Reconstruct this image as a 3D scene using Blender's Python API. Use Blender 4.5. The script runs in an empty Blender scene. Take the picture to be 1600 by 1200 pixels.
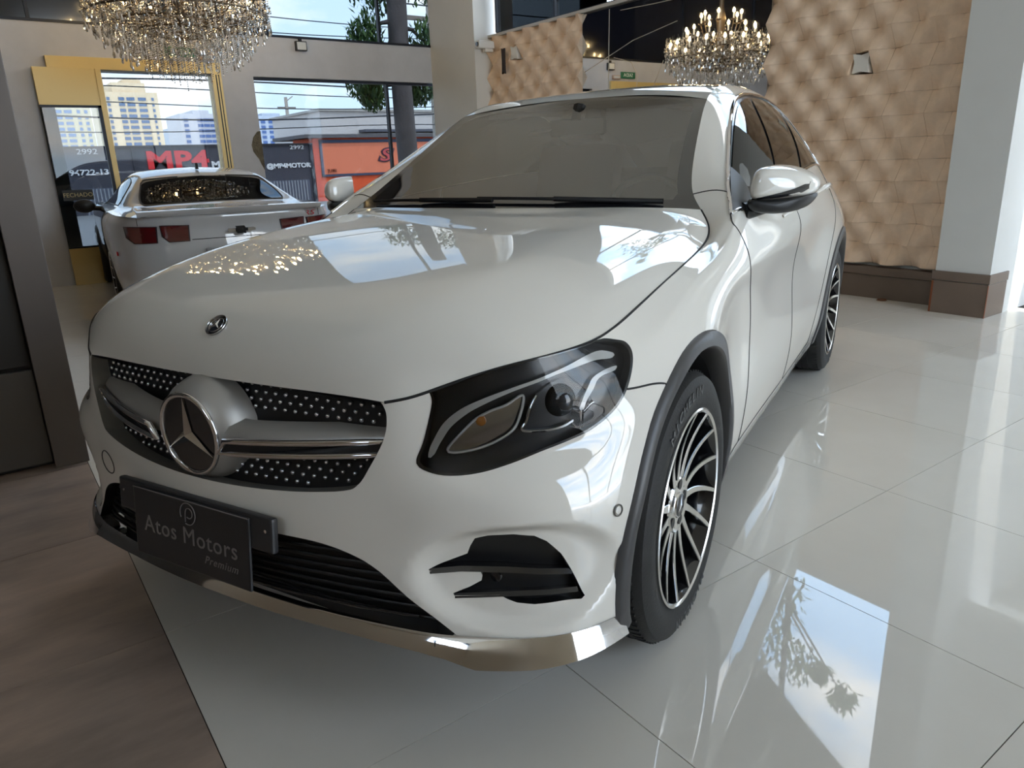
import bpy, bmesh, math, random
import numpy as np
from mathutils import Vector, Matrix
from mathutils.geometry import delaunay_2d_cdt
random.seed(7); RNG = np.random.default_rng(7)
SC = bpy.context.scene; COL = SC.collection; PI = math.pi
# ------------------------------------------------------------------ camera (phone, about 25 mm), held at 1.26 m
def rotm(yaw, pitch, roll):
    cy, sy, cp, sp = math.cos(yaw), math.sin(yaw), math.cos(pitch), math.sin(pitch)
    fwd = Vector((sy * cp, cy * cp, -sp)); right = Vector((cy, -sy, 0)); up = right.cross(fwd)
    cr, sr = math.cos(roll), math.sin(roll)
    r2 = cr * right + sr * up; u2 = -sr * right + cr * up
    return Matrix((r2, u2, -fwd)).transposed()
CARYAW = math.radians(24.3)               # the white SUV stands askew to the building
cam = bpy.data.objects.new('camera', bpy.data.cameras.new('camera')); COL.objects.link(cam)
cam.data.sensor_width = 36; cam.data.lens = 1141.19 / 1600 * 36; cam.data.clip_start = .05; cam.data.clip_end = 500
cam.matrix_world = Matrix.Translation((2.0102, -1.0255, 1.2643)) @ (Matrix.Rotation(CARYAW, 3, 'Z') @ rotm(-.527517, .294928, -.035161)).to_4x4()
SC.camera = cam
# ------------------------------------------------------------------ sky, sun, exposure
SC.view_settings.view_transform = 'Standard'; SC.view_settings.look = 'None'; SC.view_settings.gamma = 1; SC.view_settings.use_curve_mapping = False
SC.view_settings.exposure = EXPO = 2.65
SC.cycles.max_bounces = 10; SC.cycles.transparent_max_bounces = 24; SC.cycles.glossy_bounces = 6; SC.cycles.diffuse_bounces = 5; SC.cycles.sample_clamp_indirect = 6; SC.cycles.caustics_reflective = False; SC.cycles.caustics_refractive = False
wd = bpy.data.worlds.new('sky'); SC.world = wd; wd.use_nodes = True
nt = wd.node_tree; nt.nodes.clear()
def N(t, kind, **k):
    n = t.nodes.new(kind)
    for a, v in k.items():
        if a.startswith('i_'): n.inputs[a[2:].replace('_', ' ')].default_value = v
        else: setattr(n, a, v)
    return n
tc = N(nt, 'ShaderNodeTexCoord'); sep = N(nt, 'ShaderNodeSeparateXYZ'); nt.links.new(tc.outputs['Generated'], sep.inputs[0])
zr = N(nt, 'ShaderNodeValToRGB'); nt.links.new(sep.outputs[2], zr.inputs[0])
zr.color_ramp.elements[0].position = 0.0; zr.color_ramp.elements[0].color = (.60, .77, .96, 1)
zr.color_ramp.elements[1].position = .6; zr.color_ramp.elements[1].color = (.33, .56, .92, 1)
mp = N(nt, 'ShaderNodeMapping'); mp.inputs['Scale'].default_value = (1.6, 1.6, 4.2); mp.inputs['Location'].default_value = (.3, 1.1, .2); nt.links.new(tc.outputs['Generated'], mp.inputs[0])
nz = N(nt, 'ShaderNodeTexNoise', i_Scale=2.1, i_Detail=7, i_Roughness=.58); nt.links.new(mp.outputs[0], nz.inputs['Vector'])
cr = N(nt, 'ShaderNodeValToRGB'); cr.color_ramp.elements[0].position = .45; cr.color_ramp.elements[1].position = .62; nt.links.new(nz.outputs['Fac'], cr.inputs[0])
mx = N(nt, 'ShaderNodeMix', data_type='RGBA'); nt.links.new(cr.outputs[0], mx.inputs[0]); nt.links.new(zr.outputs[0], mx.inputs[6]); mx.inputs[7].default_value = (.95, .96, .98, 1)
bg = N(nt, 'ShaderNodeBackground', i_Strength=1.25); nt.links.new(mx.outputs[2], bg.inputs[0])
wo = N(nt, 'ShaderNodeOutputWorld'); nt.links.new(bg.outputs[0], wo.inputs[0])
sun = bpy.data.objects.new('sun', bpy.data.lights.new('sun', 'SUN')); COL.objects.link(sun)
sun.data.energy = .75; sun.data.angle = .009; sun.data.color = (1, .93, .80)
SUN_AZ, SUN_EL = math.radians(15), math.radians(55)      # stands beyond the back right corner
sun.rotation_euler = Vector((math.cos(SUN_EL) * math.cos(SUN_AZ), math.cos(SUN_EL) * math.sin(SUN_AZ), math.sin(SUN_EL))).to_track_quat('Z', 'Y').to_euler()
# ------------------------------------------------------------------ materials
MATS = {}
def srgb(r, g, b): return tuple(((c / 255 / 12.92) if c / 255 <= .04045 else ((c / 255 + .055) / 1.055) ** 2.4) for c in (r, g, b))
def mat(name, col=(.8, .8, .8), rough=.5, metal=0, spec=.5, coat=0, coat_rough=.03, noise=None, bump=None, emit=None, emit_s=1, sheen=0, alpha=None):
    """principled material; noise=(scale, amount[, colour2, detail, stretch]); bump=(scale, strength)"""
    if name in MATS: return MATS[name]
    m = bpy.data.materials.new(name); m.use_nodes = True; t = m.node_tree; b = t.nodes['Principled BSDF']; MATS[name] = m
    b.inputs['Base Color'].default_value = (*col, 1); b.inputs['Roughness'].default_value = rough; b.inputs['Metallic'].default_value = metal
    b.inputs['Specular IOR Level'].default_value = spec; b.inputs['Coat Weight'].default_value = coat; b.inputs['Coat Roughness'].default_value = coat_rough; b.inputs['Coat IOR'].default_value = 1.85
    if emit: b.inputs['Emission Color'].default_value = (*emit, 1); b.inputs['Emission Strength'].default_value = emit_s
    if noise or bump:
        tc = N(t, 'ShaderNodeTexCoord')
    if noise:
        mpn = N(t, 'ShaderNodeMapping'); t.links.new(tc.outputs['Object'], mpn.inputs[0])
        if len(noise) > 4: mpn.inputs['Scale'].default_value = noise[4]
        n = N(t, 'ShaderNodeTexNoise', i_Scale=noise[0], i_Detail=noise[3] if len(noise) > 3 else 5, i_Roughness=.6); t.links.new(mpn.outputs[0], n.inputs['Vector'])
        r = N(t, 'ShaderNodeValToRGB'); r.color_ramp.elements[0].position = .32; r.color_ramp.elements[1].position = .68; t.links.new(n.outputs['Fac'], r.inputs[0])
        c2 = noise[2] if len(noise) > 2 and noise[2] else tuple(c * (1 - noise[1]) for c in col)
        r.color_ramp.elements[0].color = (*c2, 1); r.color_ramp.elements[1].color = (*col, 1)
        t.links.new(r.outputs[0], b.inputs['Base Color'])
    if bump:
        n2 = N(t, 'ShaderNodeTexNoise', i_Scale=bump[0], i_Detail=6); t.links.new(tc.outputs['Object'], n2.inputs['Vector'])
        bp = N(t, 'ShaderNodeBump', i_Strength=bump[1], i_Distance=.01); t.links.new(n2.outputs['Fac'], bp.inputs['Height']); t.links.new(bp.outputs[0], b.inputs['Normal'])
    return m
def glass_mat(name, tint=(.8, .85, .85), ior=1.45, rough=0.0, gloss=(1, 1, 1)):
    """thin pane: clear or tinted see-through, with a Fresnel reflection"""
    if name in MATS: return MATS[name]
    m = bpy.data.materials.new(name); m.use_nodes = True; t = m.node_tree; t.nodes.clear(); MATS[name] = m
    tr = N(t, 'ShaderNodeBsdfTransparent'); tr.inputs[0].default_value = (*tint, 1)
    gl = N(t, 'ShaderNodeBsdfGlossy'); gl.inputs[0].default_value = (*gloss, 1); gl.inputs['Roughness'].default_value = rough
    fr = N(t, 'ShaderNodeFresnel'); fr.inputs[0].default_value = ior
    ms = N(t, 'ShaderNodeMixShader'); o = N(t, 'ShaderNodeOutputMaterial')
    t.links.new(fr.outputs[0], ms.inputs[0]); t.links.new(tr.outputs[0], ms.inputs[1]); t.links.new(gl.outputs[0], ms.inputs[2]); t.links.new(ms.outputs[0], o.inputs[0])
    return m
# ------------------------------------------------------------------ object helpers
def tag(o, label=None, cat=None, group=None, kind=None):
    if label: o['label'] = label
    if cat: o['category'] = cat
    if group: o['group'] = group
    if kind: o['kind'] = kind
    return o
def empty(name, loc=(0, 0, 0), rz=0, parent=None):
    o = bpy.data.objects.new(name, None); COL.objects.link(o); o.location = loc; o.rotation_euler = (0, 0, rz); o.empty_display_size = .1
    if parent: o.parent = parent
    return o
def copy_tree(o, parent=None):
    c = o.copy(); COL.objects.link(c); c.parent = parent
    for ch in list(o.children): copy_tree(ch, c)
    return c
def link(name, me, parent=None):
    o = bpy.data.objects.new(name, me); COL.objects.link(o)
    if parent: o.parent = parent
    return o
class MB:
    """collects faces of several shapes that make ONE part"""
    def __init__(s): s.v = []; s.f = []; s.m = []; s.cur = 0
    def add(s, V, F):
        k = len(s.v); s.v += [tuple(map(float, p)) for p in V]; s.f += [tuple(i + k for i in q) for q in F]; s.m += [s.cur] * len(F); return s
    def box(s, lo, hi, M=None, taper=None):
        V = [Vector((x, y, z)) for z in (lo[2], hi[2]) for y in (lo[1], hi[1]) for x in (lo[0], hi[0])]
        if M: V = [M @ p for p in V]
        return s.add(V, [(0, 2, 3, 1), (4, 5, 7, 6), (0, 1, 5, 4), (2, 6, 7, 3), (0, 4, 6, 2), (1, 3, 7, 5)])
    def prism(s, poly, d0, d1, axis=1, M=None):
        """poly: 2-D points in the plane across axis, extruded from d0 to d1"""
        n = len(poly)
        def P(p, d): q = [p[0], p[1]]; q.insert(axis, d); q = Vector(q); return M @ q if M else q
        V = [P(p, d0) for p in poly] + [P(p, d1) for p in poly]
        return s.add(V, [tuple(range(n))[::-1], tuple(range(n, 2 * n))] + [(i, (i + 1) % n, n + (i + 1) % n, n + i) for i in range(n)])
    def tube(s, pts, r, n=8, closed=False, cap=True):
        pts = [Vector(p) for p in pts]; k = len(pts); V = []; up = None
        rr = r if hasattr(r, '__len__') else [r] * k
        for i, p in enumerate(pts):
            a = pts[(i - 1) % k] if (i or closed) else p; b = pts[(i + 1) % k] if (i < k - 1 or closed) else p
            d = (b - a).normalized() if (b - a).length > 1e-9 else Vector((0, 0, 1))
            if up is None: up = d.orthogonal().normalized()
            up = (up - d * up.dot(d)); up = up.normalized() if up.length > 1e-6 else d.orthogonal().normalized()
            w = d.cross(up)
            V += [p + rr[i] * (math.cos(2 * PI * j / n) * up + math.sin(2 * PI * j / n) * w) for j in range(n)]
        F = [(i * n + j, i * n + (j + 1) % n, ((i + 1) % k) * n + (j + 1) % n, ((i + 1) % k) * n + j) for i in range(k if closed else k - 1) for j in range(n)]
        if cap and not closed: F += [tuple(range(n))[::-1], tuple((k - 1) * n + j for j in range(n))]
        return s.add(V, F)
    def lathe(s, prof, n=32, axis='z', M=None, a0=0, a1=2 * PI):
        """prof: (radius, height) points turned about an axis"""
        full = abs(a1 - a0 - 2 * PI) < 1e-6; k = n if full else n + 1; V = []
        for j in range(k):
            a = a0 + (a1 - a0) * j / n; c, q = math.cos(a), math.sin(a)
            for r, h in prof:
                p = {'z': Vector((r * c, r * q, h)), 'x': Vector((h, r * c, r * q)), 'y': Vector((r * q, h, r * c))}[axis]
                V.append(M @ p if M else p)
        m = len(prof)
        return s.add(V, [(j * m + i, ((j + 1) % k) * m + i, ((j + 1) % k) * m + i + 1, j * m + i + 1) for j in range(k if full else k - 1) for i in range(m - 1)])
    def ball(s, c, r, n=10, sc=(1, 1, 1), M=None):
        T = Matrix.Translation(c) @ Matrix.Diagonal((*sc, 1)); T = M @ T if M else T
        return s.lathe([(max(1e-5, r * math.sin(PI * i / n)), -r * math.cos(PI * i / n)) for i in range(n + 1)], n * 2, 'z', T)
    def grid(s, P):
        a, b = len(P), len(P[0]); return s.add([q for row in P for q in row], [(i * b + j, (i + 1) * b + j, (i + 1) * b + j + 1, i * b + j + 1) for i in range(a - 1) for j in range(b - 1)])
    def mesh(s, name, mats, smooth=None, bevel=0):
        me = bpy.data.meshes.new(name); me.from_pydata(s.v, [], s.f); me.validate()
        mats = mats if isinstance(mats, (list, tuple)) else [mats]
        for m in mats: me.materials.append(m)
        if len(me.polygons) == len(s.m): me.polygons.foreach_set('material_index', s.m)
        bm = bmesh.new(); bm.from_mesh(me); bmesh.ops.remove_doubles(bm, verts=bm.verts, dist=1e-5)
        bmesh.ops.recalc_face_normals(bm, faces=bm.faces)
        if bevel: bmesh.ops.bevel(bm, geom=[e for e in bm.edges if e.calc_face_angle(0) > .6], offset=bevel, segments=2, affect='EDGES', profile=.6, clamp_overlap=True)
        bm.to_mesh(me); bm.free()
        if smooth: me.shade_smooth(); me.set_sharp_from_angle(angle=math.radians(smooth))
        return me
    def build(s, name, mats, parent=None, smooth=None, bevel=0):
        return link(name, s.mesh(name, mats, smooth, bevel), parent)
def text_mesh(txt, size, depth=.002, name='lettering', spacing=1.0, shear=0, bold=0):
    cu = bpy.data.curves.new(name, 'FONT'); cu.body = txt; cu.size = size; cu.extrude = depth; cu.align_x = 'CENTER'; cu.align_y = 'CENTER'; cu.space_character = spacing; cu.shear = shear; cu.offset = bold; cu.resolution_u = 3
    o = bpy.data.objects.new(name, cu); COL.objects.link(o); dg = bpy.context.evaluated_depsgraph_get()
    me = bpy.data.meshes.new_from_object(o.evaluated_get(dg)); COL.objects.unlink(o); bpy.data.objects.remove(o); bpy.data.curves.remove(cu); me.name = name; return me
def text_obj(txt, size, m, M, name='lettering', parent=None, sx=1, **k):
    me = text_mesh(txt, size, name=name, **k); me.transform(M @ Matrix.Diagonal((sx, 1, 1, 1))); me.materials.clear(); me.materials.append(m); return link(name, me, parent)
def frame3(o, ex, ey, ez=None):
    ex, ey = Vector(ex).normalized(), Vector(ey).normalized(); ez = ex.cross(ey) if ez is None else Vector(ez)
    M = Matrix((ex, ey, ez)).transposed().to_4x4(); M.translation = Vector(o); return M
# ------------------------------------------------------------------ showroom shell (X along the back wall, Y towards it)
XF, YB, HC_ = -8.4, 5.38, 6.0
plaster = mat('grey plaster', srgb(198, 197, 199), .85, noise=(2.2, .12), bump=(30, .08))
white_w = mat('off-white wall paint', srgb(222, 219, 212), .8, noise=(1.4, .05), bump=(40, .03))
beige_w = mat('beige wall paint', srgb(205, 192, 170), .8)
ceil_m = mat('ceiling paint', srgb(236, 230, 218), .9)
gold_m = mat('gold composite panel', srgb(222, 192, 124), .35, metal=.1)
dframe = mat('dark navy aluminium', srgb(26, 30, 40), .4, metal=.4)
clear = glass_mat('clear pane', (.96, .945, .915), 1.35); dim_pane = glass_mat('dimming street pane', (.40, .41, .412), 1.3)  # tints put in to warm incoming daylight and dim the outdoor view
film = mat('dark film glass', srgb(16, 20, 32), .12, coat=.4)
brown_b = mat('brown skirting', srgb(112, 96, 84), .45, noise=(3, .15))
joint = mat('tile joint', srgb(58, 54, 50), .9)
def struct(o, label=None): o['kind'] = 'structure'; o['label'] = label or o.name.replace('_', ' '); return o
def block(name, lo, hi, m, parent=None, bevel=0): return MB().box(lo, hi).build(name, m, parent, bevel=bevel)
# floors: white polished tiles, dark wood-look tiles in front, each its own slab over a recessed joint bed
fl = struct(block('floor', (-9.2, -7.2, -.12), (6.8, 8.2, -.004), joint), 'polished white tile floor with a dark strip')
T = .812
def tile_mat(name, c1, c2, rough, sc, stretch, spec=.5, coat=0):
    m = mat(name, c1, rough, spec=spec, coat=coat, coat_rough=.02, noise=(sc, .1, c2, 8, stretch)); t = m.node_tree
    oi = N(t, 'ShaderNodeObjectInfo'); mpn = [n for n in t.nodes if n.type == 'MAPPING'][0]
    ml = N(t, 'ShaderNodeVectorMath', operation='SCALE'); cmb = N(t, 'ShaderNodeCombineXYZ'); t.links.new(oi.outputs['Random'], cmb.inputs[0]); t.links.new(oi.outputs['Random'], cmb.inputs[1])
    t.links.new(cmb.outputs[0], ml.inputs[0]); ml.inputs['Scale'].default_value = 37; t.links.new(ml.outputs[0], mpn.inputs['Location']); return m
wt = tile_mat('polished white porcelain', srgb(224, 219, 210), srgb(216, 211, 201), .018, 1.2, (1, 1, 1), .75)
dt = tile_mat('dark wood-look porcelain', srgb(196, 172, 156), srgb(132, 118, 110), .28, 2.2, (1.6, .5, 1))
for nd in dt.node_tree.nodes:
    if nd.type == 'VALTORGB': nd.color_ramp.elements.new(.5).color = (*srgb(166, 147, 134), 1)
wt_me = MB().box((-T / 2 + .0013, -T / 2 + .0013, -.012), (T / 2 - .0013, T / 2 - .0013, 0)).mesh('tile', wt)
dt_me = MB().box((-T / 2 + .0013, -T + .0013, -.012), (T / 2 - .0013, T - .0013, 0)).mesh('tile', dt)
for i in range(-11, 8):
    x = -.06 + T * (i + .5)
    for j in range(-1, 10):
        y = .006 + T * (j + .5)
        if y > 5.5 and x < -.2: continue
        o = link('tile', wt_me, fl); o.location = (x, y, 0)
    for j in range(-4, 0):
        y = .006 - T + T * 2 * (j + .5)
        o = link('tile', dt_me, fl); o.location = (x, y, 0)
struct(block('ceiling', (-8.6, -7.2, HC_), (6.8, 5.7, HC_ + .15), ceil_m), 'pale flat ceiling')
# back wall below the clerestory
wb = struct(block('wall_back', (-8.4, YB + .04, 0), (-.72, YB + .3, 2.93), white_w), 'back wall behind the relief panels and mirror')
wb2 = struct(block('wall_upper', (-8.4, YB - .02, 5.7), (6.8, YB + .3, HC_), white_w), 'strip of wall above the high windows')
def relief(sign, n=6, a=.055, q=.175):
    """one relief tile, twisted between raised and sunken corners so that the field runs on from tile to tile"""
    P = []
    for i in range(n + 1):
        row = []
        for j in range(n + 1):
            u, v = i / n, j / n; c = math.cos(PI * u); h = sign * a * math.copysign(abs(c) ** .7, c) * (1 - 2 * v)
            row.append(((u - .5) * (q - .0016), -.06 - h, (v - .5) * (q - .0016)))
        P.append(row)
    mb = MB().grid(P)
    B = [[P[i][0] for i in range(n + 1)], [P[n][j] for j in range(n + 1)], [P[i][n] for i in range(n, -1, -1)], [P[0][j] for j in range(n, -1, -1)]]
    for L in B: mb.grid([L, [(p[0], .0, p[2]) for p in L]])
    return mb.mesh('relief_tile', rel_m, 22)
rel_m = mat('tan relief panel', srgb(240, 212, 184), .75, noise=(14, .10), bump=(90, .06))
rel = [relief(1), relief(-1)]
Q = .175
white_pl = mat('bare white plaster', srgb(232, 228, 220), .85)
def relief_field(name, x0, x1, z0, z1, label, skip=()):
    w = struct(block(name, (x0, YB + .02, z0), (x1, YB + .04, z1), mat('panel backing', srgb(96, 84, 74), .9)), label)
    nx, nz = round((x1 - x0) / Q), round((z1 - z0) / Q)
    for i in range(nx):
        for k in range(nz):
            if (i, k) in skip: continue
            o = link('relief_tile', rel[(i + k) % 2], w); o.location = (x0 + (i + .5) * (x1 - x0) / nx, YB + .024 + RNG.uniform(-.003, .002), z0 + (k + .5) * (z1 - z0) / nz)
            o.scale = ((x1 - x0) / nx / Q, 1, (z1 - z0) / nz / Q)
    return w
ztop = 2.93
wr_ = relief_field('wall_right_panels', -2.60, -.725, .30, ztop, 'tan relief-panel wall beside the grey column', skip=((5, 9),))
wl_ = relief_field('wall_far_panels', -7.20, -5.25, .30, ztop, 'tan relief-panel wall between white column and mirror', skip=((3, 13),))
def bowtie(w, h): return [(-w, -h), (0, -h * .8), (w, -h), (w * .78, 0), (w, h), (0, h * .8), (-w, h), (-w * .78, 0)]
MB().prism(bowtie(.075, .08), YB - .045, YB + .018, 1, Matrix.Translation((-1.662, 0, 1.965))).build('bare_patch', white_pl, wr_)
MB().prism(bowtie(.08, .085), YB - .06, YB + .018, 1, Matrix.Translation((-6.58, 0, 2.667))).build('bare_patch', white_pl, wl_)
MB().prism(bowtie(.03, .16), YB - .12, YB - .09, 1, Matrix.Translation((-6.76, 0, 2.58))).build('shade_patch', mat('painted shade', srgb(52, 42, 40), .8), wl_)  # dark plate stands in for the shadow inside the broken tile
for x0, x1, wh in ((-2.6, -.72, 'beside the grey column'), (-7.2, -5.25, 'beside the white column')):
    bb = struct(block('baseboard_back', (x0, YB - .06, 0), (x1, YB + .02, .20), brown_b), 'brown skirting under relief panels ' + wh)
    block('ledge', (x0, YB - .075, .205), (x1, YB + .02, .275), brown_b, bb, .004)
# mirror with cracks between the two relief fields
mirm = mat('old mirror', (.72, .74, .76), .015, metal=1)
mw = tag(block('mirror_panel', (-5.25, YB - .012, .06), (-2.60, YB + .03, 2.915), mirm, bevel=.003), 'cracked wall mirror between the two relief-panel fields', 'mirror')
crk = mat('crack in the mirror', srgb(205, 195, 175), .6)
for L in ([(-4.78, 2.9), (-4.79, 2.2), (-4.80, 1.6)], [(-5.2, 2.28), (-4.4, 2.52), (-3.75, 2.62)], [(-4.6, 2.86), (-4.1, 2.84), (-3.7, 2.83)], [(-4.7, 2.38), (-4.42, 2.30), (-4.31, 2.15), (-4.33, 2.03), (-4.44, 1.85)], [(-3.93, 2.26), (-4.02, 2.10), (-4.12, 1.92), (-4.16, 1.8)]):
    MB().tube([(x, YB - .013, z) for x, z in L], .0035, 5).build('crack', crk, mw)
# clerestory above the back wall
def window(name, origin, du, u_list, z0, z1, label, glass=clear, fr=.035, parent=None, fm=None, nrm=(0, 1)):
    """framed glazing along a wall: du is the unit direction, u_list the mullion positions"""
    fm = fm or dframe; d = Vector((*du, 0)); n = Vector((*nrm, 0)); o = Vector((*origin, 0))
    M = Matrix((d, n, Vector((0, 0, 1)))).transposed().to_4x4(); M.translation = o
    w = struct(MB().box((u_list[0], -.03, z0), (u_list[-1], .03, z0 + fr), M).box((u_list[0], -.03, z1 - fr), (u_list[-1], .03, z1), M).build(name, fm), label)
    for u in u_list: MB().box((u - fr / 2, -.032, z0 + fr), (u + fr / 2, .032, z1 - fr), M).build('mullion', fm, w)
    for a, b in zip(u_list, u_list[1:]): MB().box((a + fr / 2, -.003, z0 + fr), (b - fr / 2, .003, z1 - fr), M).build('pane', glass if not isinstance(glass, dict) else glass.get((a, b), clear), w)
    return w
window('window_1', (0, YB + .06), (1, 0), [-7.10, -5.83, -4.6, -3.35, -1.95, -.78], 2.96, 5.70, 'high window band above the relief panels and mirror')
struct(block('trim_1', (-7.2, YB - .05, 2.93), (-.72, YB + .12, 2.965), mat('pale window sill', srgb(190, 186, 180), .6)), 'pale sill under the high windows')
# columns
cl = struct(block('wall_column', (XF, 5.10, 0), (-7.20, 5.72, HC_), white_w), 'white corner column left of the relief panels')
c2 = struct(block('wall_right', (-.725, 5.09, .0), (-.33, 8.2, HC_), mat('grey column paint', srgb(206, 206, 203), .8, noise=(2, .05))), 'grey column and wall right of relief panels')
cb = struct(block('baseboard_right', (-.735, 5.075, 0), (-.325, 5.4, .255), brown_b), 'brown base of grey column')
block('ledge', (-.742, 5.07, .26), (-.318, 5.4, .33), brown_b, cb, .004)
rust = mat('rusty edge', srgb(120, 66, 36), .9)
block('rust_edge', (-.3255, 5.07, 0), (-.3245, 5.085, .25), rust, cb); block('rust_edge', (-.737, 5.0745, 0), (-.722, 5.0755, .25), rust, cb)
# right of the column: open passage to the sunny yard, then plain wall
struct(block('wall_passage', (-.33, 5.55, 2.75), (6.8, 5.75, HC_), white_w), 'white wall above the passage to the yard')
struct(block('wall_passage_side', (.55, 5.55, 0), (6.8, 5.75, 2.75), white_w), 'white wall right of the passage to the yard')
struct(block('wall_side', (6.6, -7.2, 0), (6.8, 1.2, HC_), beige_w), 'beige side wall behind the camera')
struct(block('wall_side_upper', (6.6, 1.2, 5.5), (6.8, 5.75, HC_), beige_w), 'beige wall above the added side window')
window('window_fill_side', (6.7, 0), (0, 1), [1.2, 2.6, 4.0, 5.5], .3, 5.5, 'tall unseen side window added for daylight from the right', nrm=(-1, 0))  # out of view, added so daylight reaches car and floor from the right
struct(block('ceiling_light_block', (-.33, 6.25, 2.95), (9, 12, 3.05), white_w), 'unseen flat canopy added to cut skylight over the yard')  # out-of-view slab added to hold sky light off the passage wall
struct(block('wall_yard', (-.33, 12, -.1), (9, 12.2, 2.2), white_w), 'white yard wall')
struct(block('floor_yard', (-.33, 8.2, -.12), (9, 12, -.01), mat('yard paving', srgb(180, 172, 160), .8)), 'pale yard paving')
rw_ = mat('dim beige wall', srgb(170, 154, 134), .85)
struct(block('wall_front', (-8.6, -7.2, 0), (6.8, -7.0, 3.7), rw_), 'beige wall behind the camera')
struct(block('wall_front_side', (-8.6, -7.2, 3.7), (3.2, -7.0, HC_), rw_), 'beige wall left of the added rear window')
window('window_fill_rear', (0, -7.1), (1, 0), [3.2, 4.9, 6.6], 3.7, 5.95, 'unseen high window added to light the relief wall')  # unseen opening put in to brighten the relief wall and bonnet
# street front (plane X = XF)
def fblock(name, y0, y1, z0, z1, m, label, dx=(-.2, 0)): return struct(block(name, (XF + dx[0], y0, z0), (XF + dx[1], y1, z1), m), label)
fblock('wall_lintel', -7.0, 5.10, 2.46, 2.955, plaster, 'grey plaster lintel across the street front')
pier = fblock('wall_pier', 1.95, 2.37, 0, 2.46, plaster, 'grey plaster pier with a broken patch')
pt = [(2.375, 1.78), (2.33, 1.77), (2.27, 1.70), (2.235, 1.60), (2.245, 1.52), (2.28, 1.46), (2.31, 1.42), (2.33, 1.36), (2.375, 1.26)]
MB().prism([(y, z) for y, z in pt], XF - .05, XF + .004, 0).build('broken_patch', mat('broken render', srgb(122, 112, 92), .95, noise=(18, .5), bump=(60, 1.2)), pier)
fblock('wall_left_front', -7.0, -.12, 0, 2.46, plaster, 'grey plaster wall left of the door')
fblock('wall_parapet', -7.0, 5.10, 5.7, HC_, plaster, 'grey strip over the upper street windows')
WX = XF - .1
window('window_2', (WX, 0), (0, 1), [2.37, 4.36, 5.72], .12, 2.46, 'street window right of the plaster pier', glass=dim_pane, nrm=(-1, 0))
window('window_3', (WX, 0), (0, 1), [-7.0, -4.6, -2.2, -.05, 2.66, 4.31, 5.72], 2.955, 5.7, 'upper street windows, one with dark film', glass={(-7.0, -4.6): film, (-4.6, -2.2): film, (-2.2, -.05): film, (-.05, 2.66): film, (2.66, 4.31): dim_pane, (4.31, 5.72): dim_pane}, nrm=(-1, 0))
block('trim_2', (XF - .21, -7, 2.955), (XF + .012, 5.10, 2.985), dframe)['kind'] = 'structure'
bpy.data.objects['trim_2']['label'] = 'dark rail on top of the lintel'
# entrance: gold lintel and jamb, gold-framed glass door
ge = struct(block('door_1', (XF - .16, .02, 2.47), (XF + .05, 1.86, 2.60), gold_m, bevel=.003), 'gold entrance portal')
block('jamb', (XF - .16, 1.83, 0), (XF + .045, 1.95, 2.60), gold_m, ge, .003); block('jamb_groove', (XF + .0455, 1.875, 0), (XF + .047, 1.89, 2.46), dframe, ge); block('jamb_groove', (XF + .0455, 1.91, 0), (XF + .047, 1.922, 2.46), dframe, ge)
dl = struct(MB().box((XF + .02, -.13, 2.07), (XF + .07, .50, 2.475)).build('door_2', gold_m, bevel=.002), 'gold-framed glass door leaf with a closed sign')
block('kick_panel', (XF + .02, -.13, 0), (XF + .07, .50, .44), gold_m, dl, .002); block('stile', (XF + .02, .50, 0), (XF + .075, .56, 2.475), gold_m, dl, .002)
block('stile', (XF + .022, .465, .44), (XF + .073, .50, 2.07), dframe, dl); block('rail', (XF + .022, -.13, 2.045), (XF + .073, .5, 2.07), dframe, dl); block('rail', (XF + .022, -.13, .44), (XF + .073, .5, .46), dframe, dl)
block('pane', (XF + .043, -.13, .46), (XF + .049, .465, 2.045), glass_mat('door glass', (.36, .38, .39), 1.5), dl)
block('pane', (XF - .03, .56, .0), (XF - .024, 1.83, 2.47), dim_pane, ge)
block('pale_strip', (XF - .1, -.12, 0), (XF - .03, .03, 2.4), mat('pale grey strip', srgb(160, 172, 180), .5), dl)  # plain pale strip standing behind the door glass
MB().lathe([(.0001, .0), (.018, .0), (.018, .02)], 14, 'x', Matrix.Translation((XF + .05, .14, 1.32))).build('lock', dframe, dl)
sg = tag(block('closed_sign', (XF + .055, -.08, 1.0), (XF + .062, .24, 1.12), mat('black sign board', srgb(38, 38, 36), .5)), 'small black FECHADO sign on the gold glass door', 'sign')
text_obj('FECHADO', .068, mat('sign gold lettering', srgb(190, 172, 120), .5), frame3((XF + .0625, .08, 1.06), (0, 1, 0), (0, 0, 1)), parent=sg, depth=.0004)
# dark pillar on the left
dk = mat('charcoal laminate', srgb(112, 104, 99), .42, noise=(5, .06)); dk2 = mat('near-black panel', srgb(56, 54, 52), .5); dk3 = mat('dark grey panel', srgb(96, 92, 88), .5)
dp = struct(block('wall_left', (-2.05, -5.2, 0), (-1.80, -.80, HC_ ), dk2), 'dark clad partition left of the SUV')
block('post', (-2.06, -.93, 0), (-1.72, -.795, HC_ - .02), dk, dp, .004)
block('panel', (-1.80, -1.155, .02), (-1.765, -.935, .455), dk3, dp, .003); block('panel', (-1.80, -2.4, .475), (-1.775, -.935, 4.6), dk2, dp, .003)
block('post', (-1.80, -1.42, 0), (-1.74, -1.165, .455), dk, dp, .004); block('panel', (-1.80, -2.4, .02), (-1.77, -1.43, .455), dk2, dp, .003)
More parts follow.
